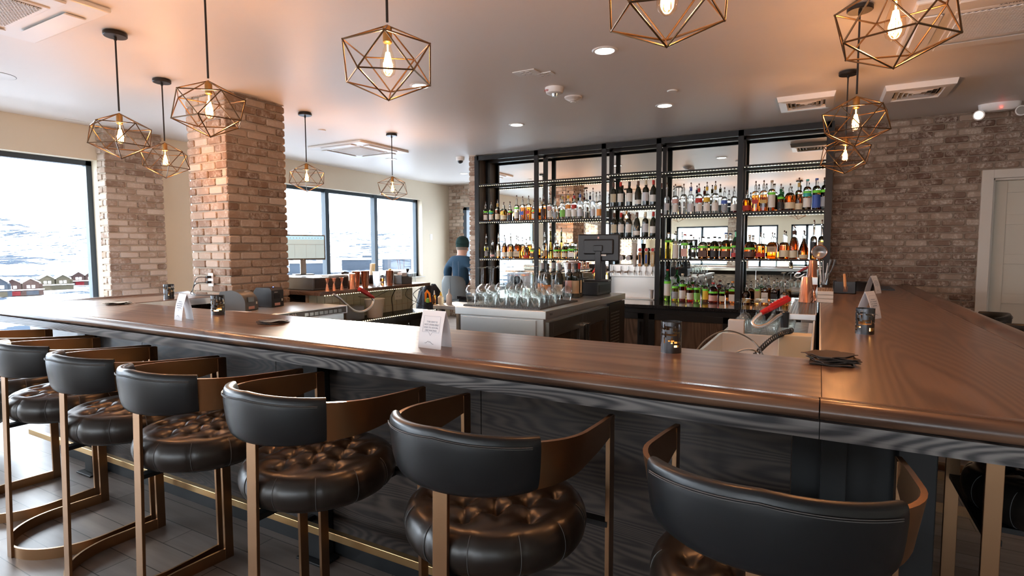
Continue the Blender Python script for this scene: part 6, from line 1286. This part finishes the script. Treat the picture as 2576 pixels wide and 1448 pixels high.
MB().tube([(-.195, .185, .25), (.195, .185, .25)], .009, 8).build('footrest', 'steel_dark', ch); tag(ch, 'grey upholstered high chair under the seated person', 'chair')
# dark coat over a low chair back
vs = []; n = 30; mm = 12
ct = empty('draped_coat', (-4.62, 6.05, 0)); mat('coat_navy', (.015, .022, .035), .8, bump=((14, 14, 14), .9, .03))
mb = MB(); prof = [(0.02, 1.0), (.10, 1.0), (.17, .93), (.22, .75), (.25, .5), (.26, .3), (.25, .28)]
for z_i, (r, z) in enumerate(prof):
    for k in range(n): a = 2 * PI * k / n; q_ = r * (1 + .12 * math.sin(5 * a + z * 9) + .07 * math.sin(9 * a)); vs.append((q_ * math.cos(a) * .75, q_ * math.sin(a) * 1.0, z - .03 * (math.sin(a * 2) ** 2) - (.12 * max(0, math.sin(a)) if r > .05 else 0)))
mb.add(vs, [(j * n + k, j * n + (k + 1) % n, (j + 1) * n + (k + 1) % n, (j + 1) * n + k) for j in range(len(prof) - 1) for k in range(n)] + [tuple(range(n))]); mb.build('coat', 'coat_navy', ct, angle=180)
MB().tube([(-.12, -.12, 0), (-.10, -.10, .95)], .012, 8).tube([(.12, .12, 0), (.10, .10, .85)], .012, 8).tube([(-.10, -.10, .93), (.10, .10, .85)], .012, 8).build('stand', 'steel_dark', ct); tag(ct, 'dark navy coat draped over a low stand between the counter end and the seated person', 'coat')
# lounge seats by the near window
def lounge(x, y, rz, lb, m_, hgt=.72, r=.36):
    root = empty('lounge_chair', (x, y, 0), rz); n = 30; prof = []
    pth = [(math.cos(a), math.sin(a)) for a in [PI * .98 + (PI * 1.04) * i / n for i in range(n + 1)]]
    sec = [(r, .20), (r + .02, .22), (r + .03, hgt - .03), (r + .01, hgt), (r - .05, hgt), (r - .07, hgt - .03), (r - .07, .22)]
    vs = [(c * u, s_ * u, z) for c, s_ in pth for u, z in sec]; K = len(sec)
    MB().add(vs, [(i * K + k, i * K + (k + 1) % K, (i + 1) * K + (k + 1) % K, (i + 1) * K + k) for i in range(n) for k in range(K)] + [tuple(range(K))[::-1], tuple(n * K + k for k in range(K))]).build('backrest', m_, root, angle=50)
    MB().lathe([(0, .16), (r - .05, .16), (r - .04, .20), (r - .04, .38), (r - .09, .43), (0, .44)], n=36).build('seat', m_, root)
    MB().tube([(.26 * math.cos(a), .26 * math.sin(a), .012) for a in [2 * PI * k / 30 for k in range(30)]], .011, 8, closed=True).tube([(-.26, 0, .014), (.26, 0, .014)], .009, 6).tube([(0, -.26, .014), (0, .26, .014)], .009, 6).tube([(0, 0, .014), (0, 0, .16)], .025, 10).build('swivel_base', 'black_steel', root)
    tag(root, lb, 'lounge chair', 'round lounge chairs by the window')
mat('pale_blue_fabric', (.42, .50, .62), .8)
lounge(-5.62, 2.05 - .55, R(70), 'low dark leather swivel tub chair behind the stools at the picture edge', 'leather', .62)
lounge(-6.45, 2.75, R(80), 'pale blue tub chair by the window, partly under the bar edge', 'pale_blue_fabric', .90, .38)
